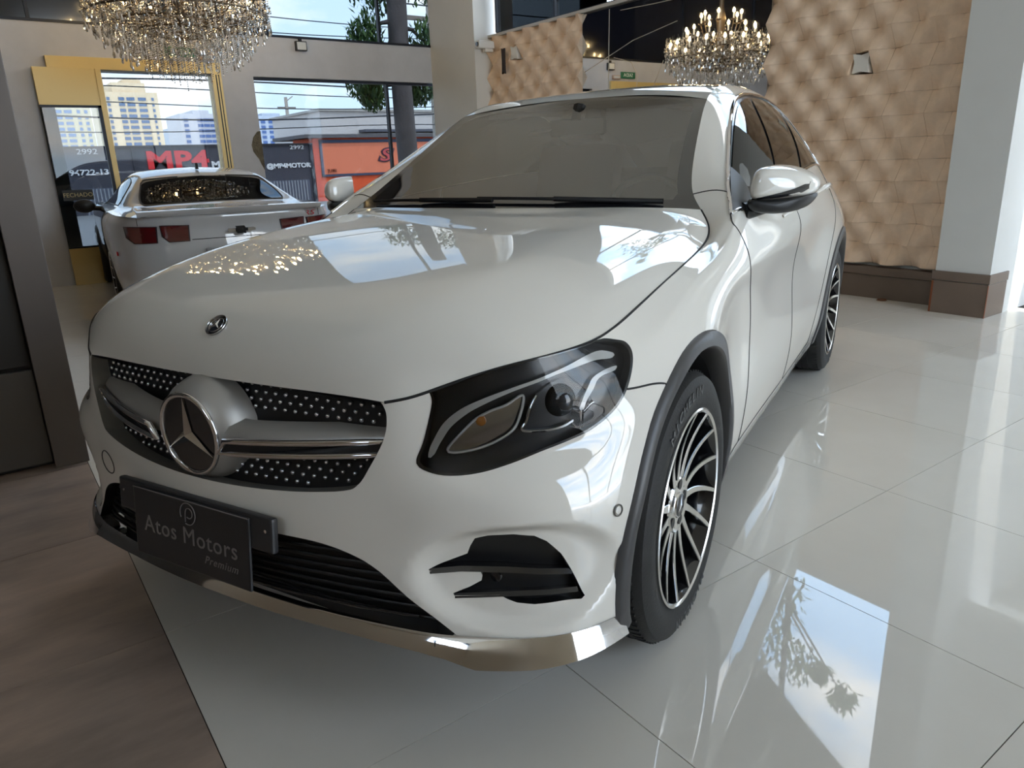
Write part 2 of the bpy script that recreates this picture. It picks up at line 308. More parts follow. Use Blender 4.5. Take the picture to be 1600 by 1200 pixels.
# ------------------------------------------------------------------ street outside
def far(y, z, k=1.615): return (-1.0255 + (y + 1.0255) * k, 1.2643 + (z - 1.2643) * k)
struct(block('ground_street', (-60, -40, -.9), (XF - .2, 60, -.55), mat('asphalt', srgb(128, 126, 124), .9)), 'grey street')
struct(block('ground_pavement', (-13.5, -40, -.6), (XF - .2, 60, -.08), mat('pavement', srgb(168, 164, 156), .9)), 'pale pavement outside the windows')
XS = -40.0
navy = mat('charcoal shop front', srgb(62, 62, 72), .7, noise=(.5, .12)); redm = mat('red sign letters', srgb(225, 44, 50), .5); whm = mat('white sign letters', srgb(225, 225, 225), .6)
def street_box(name, y0, y1, z0, z1, m, parent=None, dx=(-3, 0)):
    a, b = far(y0, z0), far(y1, z1); return block(name, (XS + dx[0], a[0], a[1]), (XS + dx[1], b[0], b[1]), m, parent)
shop = tag(street_box('shop_building', -3.5, 9.22, .0, 2.08, navy), 'charcoal shop front with large red letters across the street', 'building')
street_box('parapet', -3.5, 9.22, 2.08, 2.14, mat('shop parapet', srgb(40, 40, 46), .8), shop, (-3, .1))
SF = XS + .03
def stext(txt, y, z, size, m, parent, **k):
    p = far(y, z); return text_obj(txt, size, m, frame3((SF, p[0], p[1]), (0, 1, 0), (0, 0, 1)), parent=parent, depth=.03, **k)
stext('MP4', 4.72, 1.665, 1.16, redm, shop, sx=1.42, bold=.045, spacing=1.05)
stext('MOTORS', 6.45, 1.50, .44, whm, shop, sx=1.3, bold=.02)
stext('2992', 2.2, 1.98, .36, whm, shop, sx=1.3); stext('94722-1334', 2.30, 1.385, .36, whm, shop, sx=1.25, bold=.01)
stext('2992', 8.66, 2.0, .30, whm, shop, sx=1.4); stext('@MP4MOTORS', 8.36, 1.40, .34, whm, shop, sx=1.15, bold=.012)
gl_ = mat('grey gate bars', srgb(150, 152, 158), .6); gdk = mat('shop dark opening', srgb(92, 96, 110), .8)
for y0, y1 in ((7.25, 9.0), (1.9, 2.9)):
    g = street_box('gate', y0, y1, .12, .92, gdk, shop, (-.1, .02))
    for k in range(int((y1 - y0) / .105)): street_box('gate_bar', y0 + .03 + k * .105, y0 + .065 + k * .105, .14, .90, gl_, g, (.02, .06))
for y in (1.0, 3.4, 6.9, 9.1): street_box('pilaster', y, y + .1, .0, 2.08, mat('shop pilaster', srgb(54, 54, 62), .8), shop, (0, .08))
orange = mat('orange wall paint', srgb(236, 92, 44), .7, noise=(.8, .08)); osign = mat('faded orange sign', srgb(238, 132, 96), .6); bluef = mat('blue grey sign frame', srgb(58, 68, 92), .6)
ow = tag(street_box('orange_building', 9.24, 16.5, .0, 2.30, orange), 'bright orange shop wall with framed sign across the street', 'building')
sb_ = street_box('sign_board', 9.56, 16.2, 1.06, 2.16, osign, ow, (0, .08))
for y0, y1, z0, z1 in ((9.48, 16.25, 2.13, 2.24), (9.48, 16.25, .98, 1.06), (9.48, 9.56, .98, 2.24)): street_box('sign_frame', y0, y1, z0, z1, bluef, ow, (.0, .12))
SF = XS + .1
stext('S', 11.95, 1.66, 1.05, mat('dark sign outline', srgb(70, 44, 60), .6), sb_, sx=1.7, shear=.3, bold=.06); SF = XS + .14
stext('S', 11.95, 1.66, 1.0, mat('red sign letter', srgb(205, 84, 84), .6), sb_, sx=1.65, shear=.3, bold=.01); stext('PORT', 13.45, 1.66, .8, mat('dark sign outline', srgb(70, 44, 60), .6), sb_, sx=1.3, shear=.3)
stext('2.101', 9.86, 1.18, .26, mat('sign brown numerals', srgb(120, 60, 40), .6), sb_)
for k in range(20): street_box('brick_course', 9.24, 9.44, .06 + k * .112, .15 + k * .112, mat('orange brick', srgb(228, 80, 40), .8), ow, (.0, .06))
rf = tag(street_box('corrugated_roof', 8.9, 16.8, 2.30, 2.42, mat('dark corrugated roof', srgb(96, 94, 96), .8), dx=(-5, .4)), 'dark corrugated roof edge over the orange wall', 'roof')
shed = tag(street_box('warehouse', 10.9, 20, 1.8, 3.45, mat('pale warehouse wall', srgb(214, 208, 204), .8), dx=(-14, -5)), 'pale warehouse wall rising behind the orange shop', 'building')
street_box('roof_edge', 10.8, 20, 3.43, 3.52, mat('warehouse fascia', srgb(180, 176, 170), .8), shed, (-14.2, -4.8))
street_box('awning', 12.5, 20, 2.62, 2.72, mat('shop awning', srgb(92, 94, 104), .8), shed, (-5, -4)); street_box('awning', 12.8, 20, 2.45, 2.56, whm, shed, (-5, -4.2))
# towers in the distance
def tower(name, y0, y1, z1, X, col, win, label, cols, rows, steps=()):
    k = (X - 2.01) / (-150 - 2.01); f = lambda y, z: (-1.0255 + (y + 1.0255) * k, 1.2643 + (z - 1.2643) * k)
    m = mat(name + ' wall ' + str(col), srgb(*col), .8); wm = mat('tower glazing ' + str(win), srgb(*win), .3)
    a, b = f(y0, -8), f(y1, z1); t = tag(block(name, (X - 18, a[0], a[1]), (X, b[0], b[1]), m), label, 'building')
    for k_, (s0, s1, zt) in enumerate(steps): p, q = f(s0, z1 - .1), f(s1, zt); block('roof_block', (X - 14 + k_, p[0], p[1]), (X - .5 - k_, q[0], q[1]), m, t)
    w = (y1 - y0); hh = .52
    t['group'] = 'towers in the distance'
    for c0, c1 in cols:
        for r in range(rows):
            z = z1 - .9 - r * .95; p, q = f(y0 + c0 * w, z - hh), f(y0 + c1 * w, z)
            block('window', (X, p[0], p[1]), (X + .25, q[0], q[1]), wm, t)
    return t
tower('tower_block', 21.5, 30.8, 15.4, -210, (236, 214, 180), (92, 116, 150), 'tall cream tower with stepped top behind the charcoal shop front', ((.30, .40), (.44, .58), (.64, .78), (.10, .15), (.88, .92)), 9, ((23.6, 29.0, 17.0), (25.6, 28.6, 17.6)))
tower('tower_block', 34.1, 40.7, 11.9, -235, (214, 214, 220), (84, 112, 166), 'grey-white tower with blue glazing right of the cream tower', ((.08, .2), (.45, .6), (.62, .77), (.79, .94)), 6, ((36.5, 39.4, 12.5),))
tower('tower_block', 31.8, 34.0, 9.3, -260, (196, 206, 220), (120, 146, 184), 'small pale blue block between cream and grey-white towers', ((.1, .4), (.55, .9)), 3)
tower('tower_block', 48.6, 54.4, 11.6, -215, (190, 200, 216), (74, 104, 160), 'blue and white tower seen through the street window', ((.06, .2), (.32, .48), (.52, .66), (.74, .92)), 5, ((49.5, 53, 12.1),))
tower('tower_block', 13.3, 19.6, 13.2, -260, (236, 220, 184), (120, 150, 190), 'pale yellow tower seen through the gold glass door', ((.12, .3), (.36, .54), (.66, .74), (.84, .92)), 7)
# poles and wires
wirem = mat('black cable', srgb(60, 62, 68), .8); polem = mat('concrete pole', srgb(168, 160, 150), .85)
def pole(x, y, z1, r, label):
    p = tag(MB().tube([(x, y, -.6), (x, y, z1)], [r, r * .8], 10).build('utility_pole', polem, None, 60), label, 'pole', 'utility poles in the street')
    MB().box((x - .06, y - .9, z1 - 1.0), (x + .06, y + .9, z1 - .88)).build('crossarm', mat('pole timber', srgb(120, 112, 104), .8), p)
    MB().tube([(x, y, z1 - .4), (x, y + .7, z1 + .1)], .05, 6).build('bracket', polem, p)
    return p
pole(-20, 12.0, 6.6, .17, 'concrete utility pole with crossarm beside the tree'); pole(-72, 26.0, 8.0, .2, 'slim utility pole rising left of the warehouse')
cb_ = MB()
for k in range(5): cb_.tube([(-20.5 + .15 * math.cos(t), 12.75 + .35 * math.cos(t * 1.3 + k), 5.0 + .12 * k + .3 * math.sin(t)) for t in np.linspace(0, 6, 20)], .014, 5)
cb_.build('cable_coil', wirem, bpy.data.objects['utility_pole'])
for i, (x, z, sag) in enumerate(((-19.2, 6.0, .12), (-19.4, 5.4, .2), (-19.1, 5.0, .2), (-19.3, 4.72, .25), (-19.0, 4.45, .3), (-19.35, 4.1, .25), (-19.2, 3.7, .35), (-19.0, 3.45, .3), (-19.4, 3.1, .2), (-19.2, 2.85, .3), (-19.1, 2.5, .22))):
    L = [(x, y, z - sag * (1 - ((y - 4) / 14) ** 2) * .6 + .08 * math.sin(y * .4 + i)) for y in np.linspace(-12, 26, 30)]
    nth = ('topmost', 'second from the top', 'third from the top', 'fourth from the top', 'fifth from the top', 'middle', 'fifth from the bottom', 'fourth from the bottom', 'third from the bottom', 'second from the bottom', 'lowest')[i]; tag(MB().tube(L, .014 if i % 3 else .022, 5).build('power_cable', wirem), ('thick' if i % 3 == 0 else 'thin') + ' black overhead street cable, ' + nth + ' of the eleven', 'cable', 'overhead cables along the street')
# street tree close to the window, second tree behind the high window
bark = mat('tree bark', srgb(104, 98, 98), .95, noise=(9, .35), bump=(25, .8)); leafm = [mat('leaf green %d' % k, srgb(*c), .6) for k, c in enumerate(((62, 96, 44), (92, 122, 60), (44, 74, 40)))]
def leaves(name, centres, n, size, parent, m, seed):
    r = np.random.default_rng(seed); mb = MB()
    for _ in range(n):
        c, rad = centres[r.integers(len(centres))]; d = r.normal(size=3); d *= (r.random() ** .4) / np.linalg.norm(d) * rad; p = Vector(c) + Vector(d)
        s = size * r.uniform(.7, 1.3); M = Matrix.Translation(p) @ Matrix.Rotation(r.uniform(0, 6.28), 4, 'Z') @ Matrix.Rotation(r.uniform(.3, 1.5), 4, 'X')
        V = [(-.0, 0, 0), (.16 * s, .4 * s, .03 * s), (0, s, 0), (-.16 * s, .4 * s, .03 * s)]
        mb.add([M @ Vector(v) for v in V], [(0, 1, 2), (0, 2, 3)])
    o = mb.build(name, m, parent); o['kind'] = 'stuff'; return o
def tree(name, base, h, r, cents, n, size, label, seed):
    t = empty(name, (0, 0, 0)); tag(t, label, 'tree')
    L = [(base[0] + .04 * math.sin(k), base[1] + .03 * math.cos(k * 1.3), base[2] + h * k / 6) for k in range(7)]
    MB().tube(L, [r * (1.08 - .03 * k) for k in range(7)], 14).build('trunk', bark, t, 60)
    for c, rad in cents:
        a = Vector(L[-2]) if c[2] > L[-2][2] else Vector((base[0], base[1], c[2] + .3)); MB().tube([a, (a + Vector(c)) / 2 + Vector((0, 0, .1)), c], [r * .3, r * .18, r * .08], 7).build('branch', bark, t, 60)
    for k in range(3): leaves('foliage', cents, n // 3, size, t, leafm[k], seed + k)
    return t
tree('street_tree', (-11, 5.98, -.1), 6.2, .19, [((-11.3, 5.35, 2.75), .38), ((-11.2, 5.4, 3.5), .35), ((-11.1, 6.45, 2.9), .40), ((-10.9, 6.5, 3.4), .42), ((-11.4, 5.7, 4.3), .5), ((-11, 6.5, 4.6), .6), ((-11.2, 5.45, 2.45), .26), ((-11.1, 6.4, 2.55), .28), ((-11.2, 5.62, 3.1), .36)], 4200, .15, 'thick street tree trunk with leafy twigs behind the window mullion', 11)
tree('yard_tree', (-3.9, 7.6, -.1), 5.2, .11, [((-3.3, 7.5, 4.75), .30), ((-3.4, 7.5, 5.3), .40), ((-3.6, 7.5, 5.85), .42), ((-3.0, 7.5, 5.85), .34), ((-2.28, 7.5, 6.0), .18), ((-2.6, 7.45, 5.75), .12), ((-4.2, 7.6, 5.6), .6)], 1100, .15, 'leafy yard tree behind the high window, mirrored in the floor', 31)
struct(block('ground_yard_back', (-8.6, 5.7, -.2), (-.33, 14, -.02), mat('yard paving', srgb(180, 172, 160), .8)), 'paving behind the building')
# ------------------------------------------------------------------ body surfaces of the white SUV (car frame: x left, y rearward from front axle, z up)
ROWS = 'abcdefghijkl'
def _col(y=None, **k):
    """one upright section of the body side; each row (x, z) at station y or (x, y, z)"""
    P = np.full((12, 3), np.nan)
    for r, v in k.items():
        i = ROWS.index(r)
        P[i] = v if len(v) == 3 else (v[0], y, v[1])
    known = [i for i in range(12) if not np.isnan(P[i, 0])]
    for ax in range(3):
        P[:, ax] = np.interp(range(12), known, P[known, ax])
    return P
COLS = [
 _col(a=(0,-.768,.30), b=(0,-.79,.37), c=(0,-.805,.44), e=(0,-.81,.555), f=(0,-.79,.63), g=(0,-.768,.70), l=(0,-.735,.825)),
 _col(a=(.20,-.760,.30), b=(.20,-.78,.37), c=(.20,-.793,.44), e=(.20,-.795,.56), f=(.20,-.775,.63), g=(.20,-.755,.70), l=(.20,-.729,.824)),
 _col(a=(.36,-.745,.302), c=(.36,-.768,.44), e=(.36,-.765,.57), g=(.36,-.737,.70), l=(.36,-.716,.819)),
 _col(a=(.50,-.725,.305), c=(.495,-.735,.44), e=(.49,-.727,.58), g=(.495,-.713,.71), l=(.502,-.701,.812)),
 _col(a=(.59,-.705,.305), c=(.585,-.703,.45), e=(.582,-.706,.59), f=(.578,-.692,.65), g=(.576,-.674,.70), l=(.575,-.645,.836)),
 _col(a=(.675,-.67,.305), c=(.67,-.648,.44), d=(.675,-.66,.52), e=(.68,-.668,.59), f=(.668,-.648,.65), g=(.652,-.624,.695), l=(.637,-.604,.860)),
 _col(a=(.77,-.622,.30), c=(.765,-.60,.44), d=(.772,-.61,.52), e=(.775,-.612,.59), f=(.757,-.586,.65), g=(.73,-.554,.695), i=(.72,-.549,.79), l=(.70,-.548,.878)),
 _col(a=(.845,-.55,.295), c=(.85,-.522,.44), d=(.854,-.523,.52), e=(.85,-.516,.59), f=(.832,-.492,.65), g=(.798,-.465,.70), i=(.785,-.468,.80), l=(.76,-.472,.886)),
 _col(a=(.885,-.455,.285), c=(.900,-.428,.43), e=(.902,-.42,.56), f=(.890,-.40,.645), g=(.867,-.374,.71), i=(.848,-.36,.81), l=(.808,-.35,.892)),
 _col(a=(.905,-.335,.26), c=(.926,-.295,.42), e=(.93,-.285,.58), f=(.92,-.27,.67), g=(.902,-.258,.75), h=(.885,-.25,.81), i=(.87,-.25,.85), l=(.817,-.255,.912)),
 _col(a=(.915,-.16,.24), c=(.938,-.14,.40), e=(.943,-.14,.60), f=(.936,-.14,.72), g=(.912,-.135,.83), h=(.885,-.13,.88), l=(.822,-.125,.936)),
 _col(.03, a=(.915,.22), c=(.939,.4), e=(.945,.62), f=(.938,.77), g=(.908,.875), h=(.878,.92), l=(.826,.03,.962)),
 _col(.20, a=(.905,.21), c=(.932,.39), e=(.937,.63), f=(.931,.79), g=(.904,.905), h=(.872,.95), l=(.8235,.2,.984)),
 _col(.38, a=(.882,.21), b=(.903,.29), c=(.914,.38), d=(.917,.5), e=(.908,.65), f=(.908,.81), g=(.906,.93), h=(.872,.98), l=(.815,.38,1.001)),
 _col(.52, a=(.868,.21), b=(.893,.28), c=(.905,.37), d=(.912,.5), e=(.901,.65), f=(.898,.82), g=(.91,.943), h=(.872,1.02), k=(.822,1.028), l=(.80,.52,1.018)),
 _col(.60, a=(.862,.21), b=(.888,.28), c=(.902,.37), d=(.911,.5), e=(.899,.65), f=(.897,.82), g=(.912,.947), h=(.87,1.052), i=(.857,1.066), j=(.84,1.07), k=(.812,1.063), l=(.783,.60,1.045)),
 _col(.66, a=(.86,.21), b=(.886,.28), c=(.901,.37), d=(.911,.5), e=(.899,.65), f=(.897,.82), g=(.913,.95), h=(.868,1.064), i=(.857,1.088), j=(.835,1.102), k=(.79,1.108), l=(.735,.655,1.098)),
 _col(.74, a=(.858,.21), b=(.885,.28), c=(.90,.37), d=(.911,.5), e=(.899,.65), f=(.897,.82), g=(.914,.953), h=(.868,1.07), i=(.853,1.107), j=(.825,1.142), k=(.76,1.165), l=(.683,.715,1.148)),
 _col(.88, a=(.856,.21), b=(.884,.28), c=(.899,.37), d=(.911,.5), e=(.899,.65), f=(.898,.82), g=(.916,.957), h=(.868,1.075), i=(.845,1.133), j=(.80,1.193), k=(.722,1.238), l=(.642,.86,1.238)),
 _col(1.08, a=(.855,.21), b=(.883,.28), c=(.899,.37), d=(.911,.5), e=(.90,.65), f=(0.890,.82), g=(0.924,.963), h=(.868,1.078), i=(.832,1.18), j=(.768,1.275), k=(.677,1.342), l=(.602,1.06,1.357)),
 _col(1.30, a=(.855,.21), b=(.883,.28), c=(.899,.37), d=(.911,.5), e=(.901,.65), f=(0.891,.82), g=(0.926,.97), h=(.868,1.082), i=(.818,1.225), j=(.73,1.36), k=(.632,1.45), l=(.563,1.285,1.483)),
 _col(1.50, a=(.855,.21), b=(.883,.28), c=(.899,.37), d=(.911,.5), e=(.901,.65), f=(0.892,.82), g=(0.927,.975), h=(.868,1.087), i=(.812,1.25), j=(.713,1.405), k=(.607,1.505), l=(.55,1.5,1.538)),
 _col(1.75, a=(.855,.21), b=(.883,.28), c=(.899,.37), d=(.911,.5), e=(.902,.65), f=(0.894,.82), g=(0.928,.982), h=(.867,1.095), i=(.805,1.268), j=(.707,1.42), k=(.60,1.527), l=(.54,1.75,1.562)),
 _col(2.10, a=(.858,.22), b=(.886,.29), c=(.90,.38), d=(.912,.5), e=(.905,.66), f=(0.899,.82), g=(0.928,.985), h=(.864,1.11), i=(.80,1.28), j=(.70,1.425), k=(.60,1.53), l=(.535,2.1,1.568)),
 _col(2.45, a=(.872,.24), c=(.915,.40), e=(.93,.62), f=(.93,.80), g=(.928,.975), h=(.857,1.122), i=(.782,1.272), j=(.69,1.402), k=(.597,1.51), l=(.53,2.45,1.555)),
 _col(2.75, a=(.895,.24), c=(.93,.42), e=(.942,.66), f=(.94,.82), g=(.928,.94), h=(.842,1.112), i=(.762,1.24), j=(.68,1.352), k=(.595,1.46), l=(.53,2.75,1.515)),
 _col(3.00, a=(.895,.24), c=(.93,.42), e=(.938,.66), f=(.935,.82), g=(.915,.935), h=(.822,1.098), i=(.745,1.20), j=(.668,1.295), k=(.597,1.39), l=(.54,3.0,1.455)),
 _col(3.25, a=(.88,.26), c=(.91,.42), e=(.915,.64), f=(.91,.80), g=(.885,.935), h=(.805,1.08), i=(.73,1.15), j=(.665,1.225), k=(.605,1.305), l=(.555,3.25,1.365)),
 _col(3.50, a=(.85,.30), c=(.88,.44), e=(.88,.64), f=(.872,.80), g=(.845,.93), h=(.775,1.05), i=(.725,1.105), j=(.67,1.155), k=(.618,1.21), l=(.575,3.5,1.25)),
 _col(3.70, a=(.78,.33), c=(.80,.45), e=(.80,.64), f=(.79,.80), g=(.765,.92), h=(.715,1.02), i=(.68,1.06), j=(.645,1.09), k=(.612,1.12), l=(.575,3.68,1.155)),
 _col(3.83, a=(.62,3.80,.34), c=(.66,3.85,.46), e=(.66,3.86,.64), f=(.65,3.85,.80), g=(.63,3.83,.92), h=(.59,3.81,1.01), l=(.48,3.80,1.11)),
 _col(3.90, a=(.33,3.85,.34), c=(.36,3.91,.46), e=(.36,3.92,.64), f=(.36,3.91,.80), g=(.35,3.885,.92), h=(.33,3.865,1.01), l=(.26,3.84,1.115)),
 _col(3.93, a=(0,3.86,.34), c=(0,3.925,.46), e=(0,3.935,.64), f=(0,3.925,.80), g=(0,3.90,.92), h=(0,3.875,1.01), l=(0,3.85,1.117)),
]
NET = np.array(COLS)                      # (33, 12, 3)

def _pad(C, axis, mirror=False):
    C = np.moveaxis(C, axis, 0)
    a = C[1] * [-1, 1, 1] if mirror else 2 * C[0] - C[1]
    b = C[-2] * [-1, 1, 1] if mirror else 2 * C[-1] - C[-2]
    return np.moveaxis(np.concatenate([a[None], C, b[None]]), 0, axis)
def _w(f):
    return ((1 - f) ** 3 / 6, (3 * f ** 3 - 6 * f ** 2 + 4) / 6, (-3 * f ** 3 + 3 * f ** 2 + 3 * f + 1) / 6, f ** 3 / 6)
class BSurf:
    """fair bicubic B-spline surface that passes close to a typed net of points"""
    def __init__(self, net, mirror=False, alpha=.8, sign=1):
        self.sign = sign
        self.n, self.m = net.shape[:2]; self.mirror = mirror
        C = net.copy()
        for _ in range(2):
            for ax, mi in ((0, mirror), (1, False)):
                Q = _pad(C, ax, mi); Q = np.moveaxis(Q, ax, 0)
                S = np.moveaxis((Q[:-2] + 4 * Q[1:-1] + Q[2:]) / 6, 0, ax)
                C = C + alpha * .5 * (net - S if _ else C - S)
        self.C = _pad(_pad(C, 0, mirror), 1)
    def __call__(self, s, v):
        s = np.clip(np.asarray(s, float), 0, self.n - 1 - 1e-7); v = np.clip(np.asarray(v, float), 0, self.m - 1 - 1e-7)
        i = np.floor(s).astype(int); j = np.floor(v).astype(int); a = _w(s - i); b = _w(v - j)
        return sum(a[p][..., None] * b[q][..., None] * self.C[i + p, j + q] for p in range(4) for q in range(4))
    def normal(self, s, v, e=.02):
        s = np.asarray(s, float); v = np.asarray(v, float)
        ds = self(np.minimum(s + e, self.n - 1), v) - self(np.maximum(s - e, 0), v)
        dv = self(s, np.minimum(v + e, self.m - 1)) - self(s, np.maximum(v - e, 0))
        n = np.cross(ds, dv); return self.sign * n / np.maximum(np.linalg.norm(n, axis=-1, keepdims=True), 1e-9)
SKIN = BSurf(NET, mirror=True)
class Dent:
    """the body surface pressed in around the side air intake"""
    n, m = SKIN.n, SKIN.m
    def depth(self, s, v):
        t = ((np.asarray(s, float) - 5.75) / 2.35) ** 2 + ((np.asarray(v, float) - 1.95) / 1.8) ** 2
        k = np.clip((1 - t) / .55, 0, 1); return -.024 * k * k * (3 - 2 * k)
    def __call__(self, s, v): return SKIN(s, v) + SKIN.normal(s, v) * self.depth(s, v)[..., None]
    def normal(self, s, v, e=.03):
        s = np.asarray(s, float); v = np.asarray(v, float)
        ds = self(np.minimum(s + e, self.n - 1), v) - self(np.maximum(s - e, 0), v); dv = self(s, np.minimum(v + e, self.m - 1)) - self(s, np.maximum(v - e, 0))
        n = np.cross(ds, dv); return n / np.maximum(np.linalg.norm(n, axis=-1, keepdims=True), 1e-9)
SKINB = Dent()
# ---- bonnet: centre line and seam line, with a rounded shoulder towards the seam
HC = [(-.735,.825),(-.725,.862),(-.70,.905),(-.66,.942),(-.59,.974),(-.50,1.0),(-.38,1.022),(-.25,1.042),(-.1,1.06),(.1,1.08),(.28,1.094),(.40,1.102),(.46,1.107),(.49,1.109),(.50,1.11)]
HS = [0., 1., 4., 5., 6., 7., 8., 9., 10., 11., 12., 13., 14., 15., 16.]
def hood_net():
    es = np.array([3., 3.45, 4., 5., 6., 7., 8., 9., 10.1, 11.45, 12.55, 13.7, 14.8, 15.45, 15.97])
    E = SKIN(es, np.full(15, 11.)); U = np.array([0, .18, .36, .50, .58, .63, .67, .72, .79, .86, .93, 1.]); N = np.zeros((15, 12, 3))
    for k in range(15):
        yc, zc = HC[k]; e = E[k]; pw = (4.5, 4.2, 4.2, 4.2, 4.2, 4.6, 5.2, 5.8, 6.6, 8, 9, 9, 9, 9, 9)[k]
        cz = np.interp(k, [3, 6, 14], [.12, .26, .36]); D = .06 * U ** 2 + cz * np.maximum(0, (U - .655) / .345) + (.94 - cz) * U ** (pw + 1)
        N[k, :, 0] = e[0] * U; N[k, :, 1] = yc + (e[1] - yc) * U ** 2.2; N[k, :, 2] = zc + (e[2] - zc) * D
    return N
HOOD = BSurf(np.ascontiguousarray(hood_net()), sign=-1)
def hood_fix(): pass
# ---- windscreen and roof hang between the two rail lines (row l of the skin)
def cross(E, C, pz, py, n=12):
    U = np.linspace(0, 1, n); N = np.zeros((len(E), n, 3))
    for k in range(len(E)):
        N[k, :, 0] = E[k, 0] * U; N[k, :, 1] = C[k][0] + (E[k, 1] - C[k][0]) * U ** py; N[k, :, 2] = C[k][1] + (E[k, 2] - C[k][1]) * U ** pz
    return N
WS_S = np.array([15.97, 16.5, 17, 17.5, 18, 18.5, 19, 19.5, 20.0])
WS_C = [(.505,1.108),(.58,1.147),(.66,1.187),(.755,1.232),(.86,1.285),(.99,1.345),(1.125,1.405),(1.27,1.463),(1.425,1.523)]
WIND = BSurf(cross(SKIN(WS_S, np.full(9, 11.)), WS_C, 2.4, 2.2), sign=-1)
RF_S = np.array([20.0, 20.6, 21.2, 22, 22.6, 23.2, 24, 24.6, 25.2, 26, 26.6, 27.2, 28, 28.6, 29.2, 29.8])
RF_C = [(1.425,1.523),(1.53,1.548),(1.64,1.569),(1.82,1.590),(1.97,1.599),(2.15,1.603),(2.45,1.595),(2.63,1.577),(2.81,1.548),(3.02,1.500),(3.17,1.452),(3.32,1.395),(3.52,1.302),(3.64,1.238),(3.75,1.178),(3.83,1.135)]
ROOF = BSurf(cross(SKIN(RF_S, np.full(16, 11.)), RF_C, 2.6, 2.0), sign=-1)
# outlines on the body surface, as (station, row) pairs
LAMP = [(3.95,11.0), (4.03,10.16), (3.96,8.73), (3.84,7.0), (3.73,5.99), (3.77,5.73), (3.89,5.57), (4.24,5.39), (4.64,5.35), (5.13,5.44), (5.7,5.67), (6.28,5.92), (6.89,6.1), (7.35,6.27), (7.75,6.54), (8.05,6.81), (8.31,7.17), (8.56,7.78), (8.73,8.44), (8.79,9.13), (8.71,9.8), (8.42,10.51)]
DRL = [(3.98,6.09), (4.05,6.99), (4.31,8.37), (4.73,9.09), (5.24,9.32), (5.89,9.4), (6.53,9.54), (7.12,9.87), (7.71,10.26), (8.09,10.2), (8.4,9.52), (8.3,9.28), (7.82,9.74), (7.09,9.58), (6.51,9.3), (5.87,9.13), (5.29,8.95), (4.89,8.7), (4.51,8.09), (4.28,7.17), (4.12,6.27)]
LOBE = [(4.42,6.54), (4.64,7.28), (5.04,8.14), (5.4,8.39), (5.77,8.41), (6.13,8.72), (6.12,8.16), (5.95,7.28), (5.81,6.96), (5.58,6.74), (5.22,6.52), (4.85,6.39), (4.54,6.35)]
PROJ = [(6.05,6.89), (6.16,7.28), (6.25,7.76), (6.44,8.42), (6.96,9.11), (7.42,9.09), (7.69,8.64), (7.74,7.87), (7.58,7.35), (7.31,6.97), (7.09,6.78), (6.87,6.65), (6.49,6.67)]
CURL = [(7.18,6.86), (7.34,7.51), (7.51,8.09), (7.69,8.64), (8.0,8.81), (8.3,8.6), (8.22,8.37), (7.95,8.49), (7.76,8.35), (7.62,7.91), (7.43,7.45), (7.33,7.02), (7.24,6.7)]
GRILLE = [(1.28,11.0), (2.5,11.0), (2.91,11.0), (2.98,10.69), (3.05,9.78), (3.05,8.2), (2.93,6.34), (2.72,5.38), (2.55,4.95), (2.35,4.79), (1.69,4.68), (0.95,4.62)]
LOWER = [(1.37,3.1), (1.91,2.97), (2.45,2.64), (2.87,2.18), (3.43,1.26), (4.09,0.53), (4.58,0.0)]
INTAKE = [(3.88,2.11), (4.33,2.34), (4.74,2.56), (4.81,2.81), (4.91,3.06), (5.17,3.16), (5.67,3.18), (6.08,3.08), (6.32,2.86), (6.61,2.41), (6.9,1.76), (7.21,1.04), (7.13,0.96), (6.73,0.99), (6.1,1.0), (5.72,1.08), (5.51,1.2), (5.36,1.33), (4.41,1.24), (4.39,1.31), (4.76,1.55), (5.0,1.75), (5.02,1.9), (4.97,2.05), (4.47,2.05), (3.91,2.05)]
# ------------------------------------------------------------------ white SUV
def dens(pts, step=.12, closed=False, smooth=True):
    """Catmull-Rom through the points, resampled"""
    p = np.array(pts, float); n = len(p)
    if n < 3: smooth = False
    g = lambda i: p[i % n] if closed else p[min(max(i, 0), n - 1)]
    out = []
    for i in range(n if closed else n - 1):
        a, b, c, d = g(i - 1), g(i), g(i + 1), g(i + 2); k = max(1, int(np.ceil(np.linalg.norm(c - b) / step)))
        for j in range(k):
            t = j / k
            out.append(.5 * (2 * b + (c - a) * t + (2 * a - 5 * b + 4 * c - d) * t * t + (3 * b - a - 3 * c + d) * t ** 3) if smooth else b + (c - b) * t)
    if not closed: out.append(p[-1])
    return [tuple(q) for q in out]
def inside(pts, poly):
    x, y = pts[:, 0], pts[:, 1]; r = np.zeros(len(pts), bool); q = np.array(poly); j = len(q) - 1
    for i in range(len(q)):
        a, b = q[i], q[j]
        if a[1] != b[1]:
            c = ((a[1] > y) != (b[1] > y)) & (x < (b[0] - a[0]) * (y - a[1]) / (b[1] - a[1]) + a[0]); r ^= c
        j = i
    return r
